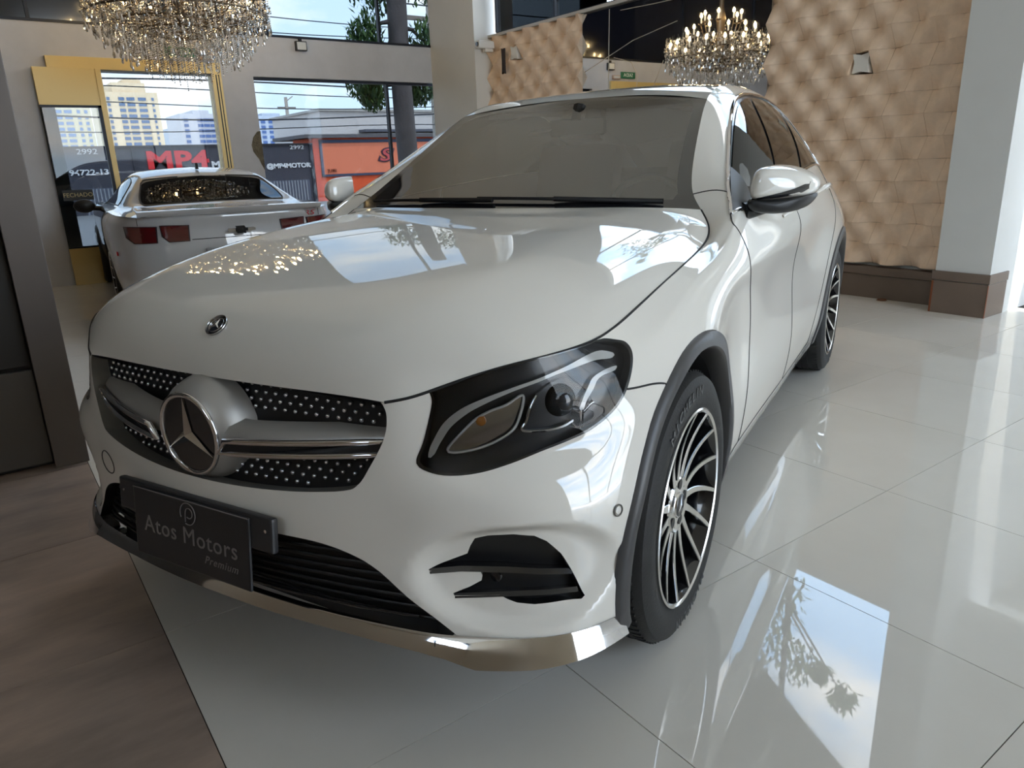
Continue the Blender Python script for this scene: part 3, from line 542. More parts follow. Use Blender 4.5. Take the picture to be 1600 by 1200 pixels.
def trim(outer, holes=(), ds=.2, dv=.2, pad=.45):
    """triangulate a (station, row) region with its outlines kept exactly"""
    loops = [outer] + list(holes); V = []; E = []
    for L in loops:
        k = len(V); V += list(L); E += [(k + i, k + (i + 1) % len(L)) for i in range(len(L))]
    B = np.array(V); lo, hi = B.min(0), B.max(0)
    g = np.stack(np.meshgrid(np.arange(lo[0] + ds / 2, hi[0], ds), np.arange(lo[1] + dv / 2, hi[1], dv), indexing='ij'), -1).reshape(-1, 2)
    ok = inside(g, outer)
    for h in holes: ok &= ~inside(g, h)
    g = g[ok]; sc = np.array([1 / ds, 1 / dv])
    keep = np.array([np.min(np.sum(((B - q) * sc) ** 2, 1)) > pad ** 2 for q in g], bool) if len(g) else np.zeros(0, bool)
    V = V + [tuple(q) for q in g[keep]]
    r = delaunay_2d_cdt([Vector(q) for q in V], E, [], 0, 1e-6)
    P = np.array([tuple(q) for q in r[0]]); F = np.array([f for f in r[2]])
    c = P[F].mean(1); ok = inside(c, outer)
    for h in holes: ok &= ~inside(c, h)
    return P, F[ok]
def lift(S, P, F, d=0, sides=(1, -1), flip=False):
    """put a trimmed region on a surface, for the left side (1), the right side (-1) or both"""
    X = S(P[:, 0], P[:, 1]); n = S.normal(P[:, 0], P[:, 1])
    X = X + n * (d(P) if callable(d) else d)[..., None] if callable(d) else X + n * d
    a, b, c = X[F[:, 0]], X[F[:, 1]], X[F[:, 2]]; fn = np.cross(b - a, c - a); bad = (fn * n[F[:, 0]]).sum(1) < 0; F = F.copy(); F[bad] = F[bad][:, ::-1]
    VV, FF, NN = [], [], []; k = 0
    for s in sides:
        m = np.array([s, 1, 1]); VV.append(X * m); NN.append(n * m); FF.append((F if s > 0 else F[:, ::-1]) + k); k += len(X)
    return np.concatenate(VV), np.concatenate(FF), np.concatenate(NN)
def sheet(name, V, F, Nn, m, parent, flip=False):
    me = bpy.data.meshes.new(name); me.from_pydata(V.tolist(), [], F.tolist()); me.materials.append(m); me.shade_smooth()
    me.normals_split_custom_set_from_vertices(Nn.tolist()); return link(name, me, parent)
def panel(name, S, outer, holes, m, parent, sides=(1, -1), d=0, ds=.2, dv=.2, one=False):
    P, F = trim(outer, holes, ds, dv)
    if one: return [sheet(name, *lift(S, P, F, d, sides), m, parent)]
    return [sheet(name, *lift(S, P, F, d, (s,)), m, parent) for s in sides]
def line3(S, pts, d=0): p = np.array(pts); return S(p[:, 0], p[:, 1]) + S.normal(p[:, 0], p[:, 1]) * d
def wall(name, S, loop, d0, d1, m, parent, sides=(1, -1), closed=True, one=False):
    """strip that runs from the surface inwards along an outline"""
    a, b = line3(S, loop, d0), line3(S, loop, d1); n = len(loop); F = [(i, (i + 1) % n, n + (i + 1) % n, n + i) for i in range(n if closed else n - 1)]; res = []; mb = MB()
    for s in sides:
        V = [(p[0] * s, p[1], p[2]) for p in a] + [(p[0] * s, p[1], p[2]) for p in b]; mb.add(V, F)
        if not one: res.append(mb.build(name, m, parent, 40)); mb = MB()
    return res if not one else [mb.build(name, m, parent, 40)]
def cord(name, S, pts, r, m, parent, sides=(1, -1), d=0, closed=False, n=6):
    L = line3(S, pts, d)
    for s in sides: MB().tube([(p[0] * s, p[1], p[2]) for p in L], r, n, closed).build(name, m, parent, 60)
_g = np.stack(np.meshgrid(np.linspace(7, 29, 700), np.linspace(0, 8, 260), indexing='ij'), -1); _G = SKIN(_g[..., 0], _g[..., 1])
def on_side(y, z):
    d = (_G[..., 1] - y) ** 2 + (_G[..., 2] - z) ** 2; i = np.unravel_index(d.argmin(), d.shape); s, v = _g[i]
    for _ in range(8):
        e = 1e-3; f = lambda s, v: SKIN(np.array(s), np.array(v))[1:]
        p = f(s, v); J = np.stack([(f(s + e, v) - p) / e, (f(s, v + e) - p) / e], -1)
        try: st = np.linalg.solve(J, np.array([y, z]) - p)
        except Exception: break
        s, v = s + np.clip(st[0], -.1, .1), v + np.clip(st[1], -.1, .1)
    return (float(s), float(min(max(v, 0), 11)))
# materials
paint = mat('pearl white paint', srgb(224, 220, 212), .5, spec=.0, coat=1, coat_rough=.015)
blackp = mat('gloss black plastic', (.012, .012, .014), .18, coat=.4)
satin = mat('black satin plastic', (.007, .007, .008), .42)
cladm = mat('grey arch cladding plastic', srgb(66, 65, 66), .36, bump=(400, .05))
liner = mat('dark wheel arch liner', (.012, .012, .014), .8)
chrome = mat('chrome', (.82, .82, .84), .06, metal=1)
silverm = mat('matt silver plastic', srgb(168, 165, 160), .38, metal=.4)
rubber = mat('tyre rubber', (.012, .012, .0125), .6, bump=(160, .15))
seam_m = mat('panel gap', (.008, .008, .009), .7)
frit = mat('black window border', (.01, .01, .012), .08, coat=.6)
wglass = glass_mat('windscreen glass', (.68, .70, .64), 2.5)
sglass = glass_mat('tinted side glass', (.10, .11, .11), 1.75)
lensm = glass_mat('headlamp lens', (.86, .88, .90), 1.32)
suv = tag(empty('suv', (0, 0, 0), CARYAW), 'large white SUV with a star grille and silver multi-spoke wheels, nearest the camera', 'car')
LAMPL = dens(LAMP, .15) + dens([LAMP[-1], (8.22, 10.85), (8.0, 11.0)], .15)[1:]
i_seam = min(range(len(LAMPL)), key=lambda i: abs(LAMPL[i][0] - 8.32) + abs(LAMPL[i][1] - 7.16))
BS = dens([LAMPL[i_seam], (8.95, 6.44), (9.47, 5.78)], .12)
AO = lambda d: np.interp(d, [-20, -10, 17, 43, 60, 76, 94, 110, 130, 200], [.448, .446, .438, .434, .442, .455, .463, .472, .476, .476])
AI = lambda d: np.interp(d, [-20, -5, 16, 35, 51, 70, 88, 105, 130, 200], [.404, .402, .402, .404, .407, .414, .423, .425, .424, .420])
AM = lambda d: .45 * AO(d) + .55 * AI(d)
ARCH = [on_side(-AM(d) * math.cos(math.radians(d)), .37 + AM(d) * math.sin(math.radians(d))) for d in np.linspace(-12, 192, 70)]
# split the arch where the bumper seam meets it
ia = min(range(35), key=lambda i: (ARCH[i][0] - BS[-1][0]) ** 2 + (ARCH[i][1] - BS[-1][1]) ** 2); BS[-1] = ARCH[ia]
GR = dens([(2.93, 11.0)] + GRILLE[3:] + [(.4, 4.60), (0, 4.60)], .12)
LO = dens([(0, 3.2), (.7, 3.19)] + LOWER, .12); LO[-1] = (LO[-1][0], 0.)
INT = dens(INTAKE, .12, True, smooth=False)
topl = lambda a, b: dens([(a, 11.), (b, 11.)], .12, smooth=False)
bot = lambda a, b, v=0.: dens([(a, v), (b, v)], .12, smooth=False)
fa = [q for q in ARCH[:ia + 1]]
bump_out = [(0., 4.60 - t) for t in np.arange(.15, 1.35, .2)] + LO + bot(LO[-1][0], fa[0][0])[1:] + [(fa[0][0], fa[0][1])] + fa[1:] + BS[::-1][1:] + LAMPL[:i_seam][::-1] + topl(LAMPL[0][0], 2.93)[1:] + GR[1:]
def uniq(L):
    o = [L[0]]
    for q in L[1:]:
        if abs(q[0] - o[-1][0]) + abs(q[1] - o[-1][1]) > 1e-4: o.append((float(q[0]), float(q[1])))
    if abs(o[0][0] - o[-1][0]) + abs(o[0][1] - o[-1][1]) < 1e-4: o.pop()
    return o
bumper = panel('bumper', SKINB, uniq(bump_out), [INT], paint, suv, ds=.16, dv=.16, one=True)[0]
DF = dens([(15.42, 8.95), (15.0, 8.45), (14.78, 7.6), (14.9, 6.7), (15.3, 6.05), (15.9, 5.4), (16.6, 4.8), (16.8, 4.3), (16.6, 3.5), (16.3, 2.6), (16.2, 1.3)], .15)
CH = dens([(15.42, 8.95), (16.84, 9.40), (17.72, 9.51), (19.19, 9.68), (20.03, 9.75), (21.06, 9.86), (22.06, 9.95), (22.91, 9.9), (23.6, 9.6), (24.3, 9.15), (24.9, 8.55), (25.3, 7.95), (25.42, 7.62)], .15)
jA = min(range(len(CH)), key=lambda i: abs(CH[i][0] - 16.84)); CA = CH[:jA + 1]
GB = dens([(15.49, 8.86), (16, 8.3), (16.5, 7.85), (17, 7.6), (18, 7.45), (19, 7.4), (20.4, 7.4), (21.5, 7.43), (22.5, 7.46), (23.5, 7.5), (24.6, 7.55), (25.42, 7.62)], .2)
fb = ARCH[ia:]
fend_out = BS + fb[1:] + dens([fb[-1], (fb[-1][0] + .4, 1.3), (16.2, 1.3)], .15, smooth=False)[1:] + DF[::-1][1:] + CA[1:] + dens([CA[-1], (CA[-1][0], 11.)], .12, smooth=False)[1:] + topl(CA[-1][0], 8.0)[1:] + LAMPL[i_seam:][::-1]
panel('fender', SKIN, uniq(fend_out), [], paint, suv, ds=.16, dv=.16)
gb1 = [q for q in GB if q[0] < 20.9]; gb2 = [q for q in GB if 20.9 <= q[0] < 24.8]; gb3 = [q for q in GB if q[0] >= 24.8]
DB = dens([gb1[-1], (20.95, 6.5), (21.1, 4.5), (21.1, 2.5), (21.0, 1.3)], .2)
panel('door', SKIN, uniq(DF + bot(16.2, 21.0, 1.3)[1:] + DB[::-1][1:] + gb1[::-1][1:]), [], paint, suv, ds=.22, dv=.2)
DR = dens([gb2[-1], (24.8, 6.8), (24.3, 5.6), (23.9, 4.4), (23.55, 3.2), (23.3, 2.2), (23.2, 1.3)], .2)
panel('door', SKIN, uniq(DB + bot(21.0, 23.2, 1.3)[1:] + DR[::-1][1:] + gb2[::-1][1:]), [], paint, suv, ds=.22, dv=.2)
RARCH = [on_side(2.873 - .45 * math.cos(a), .37 + .45 * math.sin(a)) for a in np.radians(np.linspace(-8, 188, 60))]
quart = [(23.2, 1.3)] + [q for q in RARCH if q[0] > 23.25] + bot(RARCH[-1][0], 28.6)[1:] + dens([(28.6, 0), (28.6, 11)], .2, smooth=False)[1:] + topl(28.6, CA[-1][0])[1:] + dens([(CA[-1][0], 11), CA[-1]], .15, smooth=False)[1:] + CH[jA + 1:] + gb3[::-1] + DR
panel('side_panel', SKIN, uniq(quart), [], paint, suv, ds=.22, dv=.2)
sill0 = fb[-1]
panel('sill', SKIN, uniq(dens([(sill0[0], sill0[1]), (sill0[0] + .4, 1.3), (16.2, 1.3)], .2, smooth=False) + bot(16.2, 23.2, 1.3)[1:] + dens([(23.2, 1.3), RARCH[0], (RARCH[0][0], 0)], .2, smooth=False)[1:] + bot(RARCH[0][0], sill0[0])[1:]), [], paint, suv, ds=.25, dv=.2)
panel('tail_bumper', SKIN, uniq(bot(28.6, 32.) + dens([(32., 0), (32., 11)], .2, smooth=False)[1:] + topl(32., 28.6)[1:] + dens([(28.6, 11), (28.6, 0)], .2, smooth=False)[1:]), [], paint, suv, ds=.25, dv=.25, one=True)
full = lambda S, a=0, b=None: uniq(dens([(a, 0), ((b if b is not None else S.n - 1), 0)], .1, smooth=False) + dens([((b if b is not None else S.n - 1), 0), ((b if b is not None else S.n - 1), S.m - 1)], .2, smooth=False)[1:] + dens([((b if b is not None else S.n - 1), S.m - 1), (a, S.m - 1)], .1, smooth=False)[1:] + dens([(a, S.m - 1), (a, 0)], .2, smooth=False)[1:])
bonnet = panel('bonnet', HOOD, full(HOOD), [], paint, suv, ds=.12, dv=.12, one=True)[0]
rg = dens([(8.2, 0), (8.2, 8.6), (8.5, 9.4), (10, 9.5), (13.2, 9.2), (13.9, 8.5), (14.1, 0)], .15, smooth=False)
panel('roof', ROOF, uniq(dens([(0, 0), (8.2, 0)], .2, smooth=False) + rg[1:] + dens([(14.1, 0), (15, 0)], .2, smooth=False)[1:] + dens([(15, 0), (15, 11)], .2, smooth=False)[1:] + dens([(15, 11), (0, 11)], .12, smooth=False)[1:] + dens([(0, 11), (0, 0)], .2, smooth=False)[1:]), [], paint, suv, ds=.2, dv=.25, one=True)
panel('rear_window', ROOF, uniq(rg + dens([(14.1, 0), (8.2, 0)], .2, smooth=False)[1:]), [], sglass, suv, ds=.25, dv=.4, one=True)
# windscreen: clear field inside a black border
wf = uniq(dens([(.75, 0), (.75, 8.9), (1.0, 9.9), (1.6, 10.2), (4, 10.2), (7.2, 10.15), (7.72, 9.7), (7.72, 0)], .12, smooth=False))
ws = panel('windscreen', WIND, wf + [(t, 0.) for t in np.arange(7.6, .8, -.15)], [], wglass, suv, ds=.2, dv=.4, one=True)[0]
fr = uniq(dens([(0, 0), (.75, 0)], .15, smooth=False) + wf[1:] + dens([(7.72, 0), (8, 0)], .15, smooth=False)[1:] + dens([(8, 0), (8, 11)], .2, smooth=False)[1:] + dens([(8, 11), (0, 11)], .12, smooth=False)[1:] + dens([(0, 11), (0, 0)], .2, smooth=False)[1:])
panel('windscreen_border', WIND, fr, [], frit, ws, ds=.25, dv=.3, one=True)
# panel gaps
for L in (DF, DB, DR, BS, dens([(CA[-1][0], 11.), CA[-1]], .2, smooth=False)): cord('panel_gap', SKIN, L, .0026, seam_m, suv, d=-.0005)
cord('bonnet_gap', HOOD, [(t, 11.) for t in np.arange(0, 14.01, .1)], .0034, seam_m, suv, d=-.001)
cord('sill_gap', SKIN, bot(sill0[0] + .4, 23.2, 1.3), .0025, seam_m, suv, d=-.0005)
# side windows
gt = [(a, b - .16) for a, b in CH[4:-1]]
B1, B2 = np.array((21.95, 9.78)), np.array((20.0, 7.42)); C1, C2 = np.array((23.55, 9.4)), np.array((22.45, 7.48))
side = lambda q, a, b: (b[0] - a[0]) * (q[1] - a[1]) - (b[1] - a[1]) * (q[0] - a[0])
trimpoly = uniq(GB + [(a, b - .02) for a, b in CH[::-1][1:]])
panel('window_surround', SKIN, trimpoly, [], blackp, suv, d=-.004, ds=.25, dv=.25)
def between(f): return [q for q in f]
def cutpoly(poly, a, b, sgn):
    """keep the part of a polygon on one side of a line"""
    out = []
    for i in range(len(poly)):
        p, q = np.array(poly[i]), np.array(poly[(i + 1) % len(poly)]); sp, sq = side(p, a, b) * sgn, side(q, a, b) * sgn
        if sp >= 0: out.append(tuple(p))
        if sp * sq < 0: out.append(tuple(p + (q - p) * sp / (sp - sq)))
    return out
inner = uniq([(a, b + .08) for a, b in GB[3:-2]] + [(a - .05, b - .2) for a, b in CH[::-1][2:-4]])
off = np.array((.10, 0))
sail = uniq([(15.62, 8.80), (16.2, 9.1), (17.0, 9.3), (18.05, 9.45), (18.0, 8.9), (17.85, 8.2), (17.6, 7.55), (17.0, 7.68), (16.5, 7.93), (16.0, 8.38)])
S1, S2 = np.array((18.1, 9.5)), np.array((17.65, 7.5))
for poly in (cutpoly(cutpoly(inner, B1 - off, B2 - off, -1), S1, S2, 1), cutpoly(cutpoly(inner, B1 + off, B2 + off, 1), C1 - off, C2 - off, -1), cutpoly(inner, C1 + off, C2 + off, 1)):
    panel('window_pane', SKIN, uniq(dens(poly, .2, True, smooth=False)), [], sglass, suv, ds=.3, dv=.3)
panel('mirror_sail', SKIN, uniq(dens(sail, .2, True, smooth=False)), [], mat('grey mirror base plastic', srgb(104, 105, 108), .45), suv, d=.003)
cord('chrome_strip', SKIN, CH, .0075, chrome, suv, d=.001)
cord('chrome_strip', SKIN, GB, .007, chrome, suv, d=.001)
# door handles
for s, v in ((20.1, 6.62), (23.6, 6.75)):
    for sd in (1, -1):
        L = line3(SKIN, [(s - .55, v - .05), (s - .4, v), (s, v + .02), (s + .4, v), (s + .55, v - .05)], 0); nn = line3(SKIN, [(s, v)], 1)[0] - line3(SKIN, [(s, v)], 0)[0]
        MB().tube([tuple((p + nn * o) * [sd, 1, 1]) for p, o in zip(L, (.002, .03, .036, .03, .002))], [.006, .011, .012, .011, .006], 8).build('door_handle', paint, suv, 60)
# ---- front: grille
gx = uniq(GR + [(0., t) for t in np.arange(4.8, 11, .25)] + topl(0, 2.93))
GD = -.048
wall('grille_surround', SKIN, GR + [], .0, GD, silverm if False else mat('grille surround paint', srgb(120, 118, 112), .45), suv, closed=False, one=True)
gP, gF = trim(gx, [], .18, .18)
grille = sheet('grille', *lift(SKIN, gP, gF, GD), satin, suv); grille['label'] = 'black diamond grille insert with rows of small bright studs'
wall('grille_top', SKIN, topl(0, 2.93), .0, GD, seam_m, suv, closed=False, one=True)
STAR = Vector((0, -.788, .703)); SR = .0925; BARZ = lambda x: .700 + .02 * x - .0
pin = MB().lathe([(.0012, -.010), (.0052, -.004), (.0052, .003), (.0035, .0055), (.0001, .006)], 8, 'y', Matrix.Rotation(PI, 4, 'Z')).mesh('stud', mat('stud chrome', (.75, .77, .80), .18, metal=1), 50)
GP = SKIN(gP[:, 0], gP[:, 1]); npin = 0
zz = np.arange(.612, .822, .0165)
def grille_sv(x, z):
    i = ((GP[:, 0] - x) ** 2 + (GP[:, 2] - z) ** 2).argmin(); return gP[i], np.hypot(GP[i, 0] - x, GP[i, 2] - z)
cand = np.stack(np.meshgrid(np.linspace(0, 3.1, 160), np.linspace(4.4, 11, 160), indexing='ij'), -1).reshape(-1, 2); CX = SKIN(cand[:, 0], cand[:, 1]) + SKIN.normal(cand[:, 0], cand[:, 1]) * GD; okc = inside(cand, gx)
edge = line3(SKIN, GR, GD)
for r, z in enumerate(zz):
    for c in range(-18, 19):
        x = (c + .5 * (r % 2)) * .0285
        if (Vector((x, 0, z)) - Vector((0, 0, STAR.z))).length < .118: continue
        tt = max(0, (abs(x) - .085) / .41); zc_ = .703 + .022 * tt; hh_ = .026 - .005 * tt
        if zc_ - hh_ - .010 < z < zc_ + hh_ + .016: continue
        i = ((CX[:, 0] - abs(x)) ** 2 + (CX[:, 2] - z) ** 2).argmin()
        if not okc[i] or np.hypot(CX[i, 0] - abs(x), CX[i, 2] - z) > .004: continue
        if np.min(np.hypot(edge[:, 0] - abs(x), edge[:, 2] - z)) < .012: continue
        o = link('stud', pin, grille); o.location = (x, CX[i, 1] - .006, z); npin += 1
# star emblem on its silver carrier with two louvre arms
carrier = MB().lathe([(SR + .002, -.002), (SR + .010, .004), (SR + .022, .022), (SR + .031, .05), (SR + .037, .085)], 48, 'y', Matrix.Translation(STAR)).build('star_carrier', silverm, suv, 60)
for sd in (1, -1):
    xs = np.linspace(.085, .492, 14); P = []
    for x in xs:
        t = (x - .085) / .41; yb = -.80 + .115 * t ** 1.6 + (.018 if t < .1 else .012); h = .026 - .005 * t; zc = .703 + .022 * t
        P.append([(sd * x, yb + .05, zc + h + .008), (sd * x, yb + .012, zc + h), (sd * x, yb, zc + h * .45), (sd * x, yb - .004, zc), (sd * x, yb + .002, zc - h * .7), (sd * x, yb + .016, zc - h), (sd * x, yb + .05, zc - h - .006)])
    arm = MB().grid(P).build('louvre_arm', silverm, suv, 50)
    lp = []
    for x, up in [(x, 1) for x in np.linspace(.128, .478, 12)] + [(x, -1) for x in np.linspace(.478, .108, 12)]:
        t = (x - .085) / .41; yb = -.80 + .115 * t ** 1.6 + .008; zc = .699 + .022 * t; lp.append((sd * x, yb - .011, zc + (.009 if up > 0 else -.020)))
    MB().tube(lp, .0072, 8, True).build('louvre_chrome', chrome, arm, 60)
    MB().add(lp, [tuple(range(len(lp)))]).build('louvre_slot', satin, arm)
MB().lathe([(.001, -.004), (SR - .006, -.004), (SR - .004, 0), (SR - .004, .01)], 48, 'y', Matrix.Translation(STAR)).build('star_disc', blackp, carrier, 40)
MB().tube([STAR + Vector((SR * math.cos(a), -.004, SR * math.sin(a))) for a in np.linspace(0, 2 * PI, 48, endpoint=False)], .0062, 8, True).build('star_ring', chrome, carrier, 60)
def star3(r, w, h, M):
    V = [(0, 0, h)]; F = []
    for k in range(3):
        a = PI / 2 + k * 2 * PI / 3; b = a + PI / 3
        V += [(r * math.cos(a), r * math.sin(a), h * .15), (w * math.cos(b), w * math.sin(b), 0)]
    for k in range(6): F.append((0, 1 + k, 1 + (k + 1) % 6))
    return MB().add([M @ Vector(v) for v in V], F)
star3(SR * .95, SR * .17, .012, frame3(STAR + Vector((0, -.006, 0)), (1, 0, 0), (0, 0, 1))).build('star', chrome, carrier)
# bonnet badge
q = (2.62, 0.); bp_ = HOOD(np.array(q[0]), np.array(q[1])); bn = HOOD.normal(np.array(q[0]), np.array(q[1])); bn = bn if bn[2] > 0 else -bn
MBm = frame3(bp_, (1, 0, 0), Vector(bn).cross(Vector((1, 0, 0))), bn)
badge = MB().lathe([(.0001, .003), (.019, .003), (.021, .0015), (.026, .0015), (.028, 0)], 36, 'z', MBm).build('badge', mat('navy enamel', srgb(28, 32, 44), .2, coat=.5), suv, 40)
for rr in (.0275, .0195): MB().tube([MBm @ Vector((rr * math.cos(a), rr * math.sin(a), .003)) for a in np.linspace(0, 2 * PI, 32, endpoint=False)], .0016, 6, True).build('badge_ring', chrome, badge, 60)
star3(.018, .0035, .004, MBm @ Matrix.Translation((0, 0, .003))).build('badge_star', chrome, badge)
# ---- lower air intake, plate, chrome lip
wall('intake_rim', SKIN, LO, 0, -.06, satin, suv, closed=False, one=True)
lox = uniq(LO + bot(LO[-1][0], 0.)[1:] + [(0., t) for t in np.arange(.2, 3.1, .2)])
low = panel('lower_grille', SKIN, lox, [], satin, suv, d=-.055, ds=.25, dv=.25, one=True)[0]
for v in np.arange(.35, 3.1, .36):
    smax = max((q[0] for q in dens(LO, .02) if q[1] >= v - .02), default=0)
    L = [(t, v) for t in np.linspace(0, max(.3, smax - .12), 16)]; A = line3(SKIN, L, -.03); L2 = line3(SKIN, L, -.055)
    for sd in (1, -1): MB().tube([(p[0] * sd, p[1], p[2]) for p in A], .0045, 6).build('grille_slat', satin, low, 60)
ed = line3(SKIN, [(t, .55) for t in np.linspace(0, 3.55, 24)], -.012)
for sd in (1, -1): MB().tube([(p[0] * sd, p[1], p[2]) for p in ed], .004, 6).build('lip_edge', blackp, low, 60)
lipS = np.concatenate([np.linspace(0, 4.2, 22), np.linspace(4.4, 8.35, 26)]); P = []
for s_ in lipS:
    b = SKIN(np.array(s_), np.array(0.)); n = SKIN.normal(np.array(s_), np.array(.4)); n = np.array([n[0], n[1], 0]); n /= np.linalg.norm(n)
    h = np.interp(s_, [0, 2, 3.6, 4.2, 4.9, 6, 7.4, 8.35], [.015, .018, .028, .036, .056, .054, .046, .042]); o = np.interp(s_, [0, 3.5, 4.6, 7, 8.35], [.010, .012, .012, .008, .004]); tz = np.interp(s_, [0, 4.2, 8.35], [.012, .006, .004])
    P.append([b + n * .002 + [0, 0, tz + .004], b + n * (o - .004) + [0, 0, tz], b + n * (o + .16 * h) + [0, 0, -h * .5], b + n * (o + .36 * h) + [0, 0, -h * .92], b + n * (o + .28 * h) + [0, 0, -h], b - n * .05 + [0, 0, -h - .004]])
lip = MB()
for sd in (1, -1): lip.grid([[tuple(np.array(p) * [sd, 1, 1]) for p in row] for row in P])
lipo = lip.build('chrome_lip', chrome, suv, 60)
for s_ in (4.02,):
    for sd in (1, -1):
        b = SKIN(np.array(s_), np.array(0.)); MB().tube([tuple((b + np.array([.0, -.0155, z])) * [sd, 1, 1]) for z in (.004, -.012, -.028)], .001, 6).build('lip_joint', seam_m, lipo)
PL = frame3((0, -.828, .487), (1, 0, 0), (0, .12, 1))
hold = MB().box((-.265, -.005, -.018), (.265, .075, 0), PL).build('plate_holder', mat('black plate holder plastic', (.03, .03, .033), .4), suv, bevel=.006)
MB().box((-.2, -.105, -.001), (.2, .066, .006), PL).build('number_plate', mat('black plate face', (.022, .022, .025), .3), hold, bevel=.004)
lt = mat('grey plate lettering', srgb(128, 124, 124), .5)
MB().box((-.198, .063, .006), (.198, .0655, .0072), PL).build('plate_edge', lt, hold)
text_obj('Atos Motors', .058, lt, PL @ Matrix.Translation((0, -.022, .0068)), parent=hold, depth=.0004, spacing=1.08)
text_obj('Premium', .027, lt, PL @ Matrix.Translation((.105, -.064, .0068)), parent=hold, depth=.0004, shear=.35, spacing=1.15)
MB().tube([PL @ Vector((.026 * math.cos(a) * (1 - .0 * a), .034 + .026 * math.sin(a), .007)) for a in np.linspace(-1.9, 3.6, 28)], .0013, 5).build('plate_logo', lt, hold)
MB().tube([PL @ Vector((.004 + .012 * math.cos(a), .036 + .012 * math.sin(a), .007)) for a in np.linspace(-2.2, 3.1, 20)] + [PL @ Vector((-.009, .014, .007))], .0012, 5).build('plate_logo', lt, hold)
for sx in (-.245, .245): MB().lathe([(.0001, .002), (.004, .0015), (.004, 0)], 10, 'z', PL @ Matrix.Translation((sx, .045, 0))).build('plate_screw', chrome, hold)
# ---- side intakes with fins, parking sensors, tow cover
for sd in (1, -1):
    w = wall('intake_wall', SKINB, INT, 0, -.035, satin, suv, (sd,))[0]
    panel('intake_mesh', SKINB, INT, [], satin, w, (sd,), d=-.03, ds=.25, dv=.25)
    for f0 in ([(3.9, 2.10), (4.6, 2.14), (5.5, 2.12), (6.2, 2.02), (6.85, 1.9)], [(4.42, 1.29), (5.0, 1.36), (5.7, 1.42), (6.4, 1.38), (7.05, 1.3)]):
        A = line3(SKINB, f0, -.004); B_ = line3(SKINB, [(a, b - .16) for a, b in f0], -.004); C_ = line3(SKINB, [(a, b - .05) for a, b in f0], -.03); D_ = line3(SKINB, [(a, b - .12) for a, b in f0], .003)
        MB().grid([[tuple(p * [sd, 1, 1]) for p in row] for row in (C_, A, D_, B_, C_)]).build('intake_fin', blackp, w, 50)
    c = line3(SKINB, [(5.28, 1.78)], -.016)[0] * [sd, 1, 1]; MB().lathe([(.0001, -.004), (.013, -.003), (.014, .002)], 16, 'y', Matrix.Translation(c)).build('fog_sensor', blackp, w)
    for s_, v_ in ((7.77, 3.72), (4.9, 3.75)):
        c = line3(SKIN, [(s_, v_)], .0015)[0]; n = SKIN.normal(np.array(s_), np.array(v_)); M = frame3(c * [sd, 1, 1], Vector((n[0] * sd, n[1], n[2])).orthogonal(), Vector((n[0] * sd, n[1], n[2])).cross(Vector((n[0] * sd, n[1], n[2])).orthogonal()))
        if s_ > 7:
            so = MB().tube([M @ Vector((.0125 * math.cos(a), .0125 * math.sin(a), 0)) for a in np.linspace(0, 2 * PI, 20, endpoint=False)], .0016, 6, True).build('parking_sensor', mat('grey sensor ring', srgb(90, 88, 84), .4), suv)
            MB().lathe([(.0001, .0015), (.008, .001), (.009, 0)], 16, 'z', M).build('sensor_face', paint, so)
tow = dens([(2.5 + .33 * math.cos(a), 3.5 + .42 * math.sin(a)) for a in np.linspace(0, 2 * PI, 20, endpoint=False)], .1, True)
cord('tow_cover_gap', SKIN, tow, .0016, seam_m, suv, sides=(-1,), closed=True)
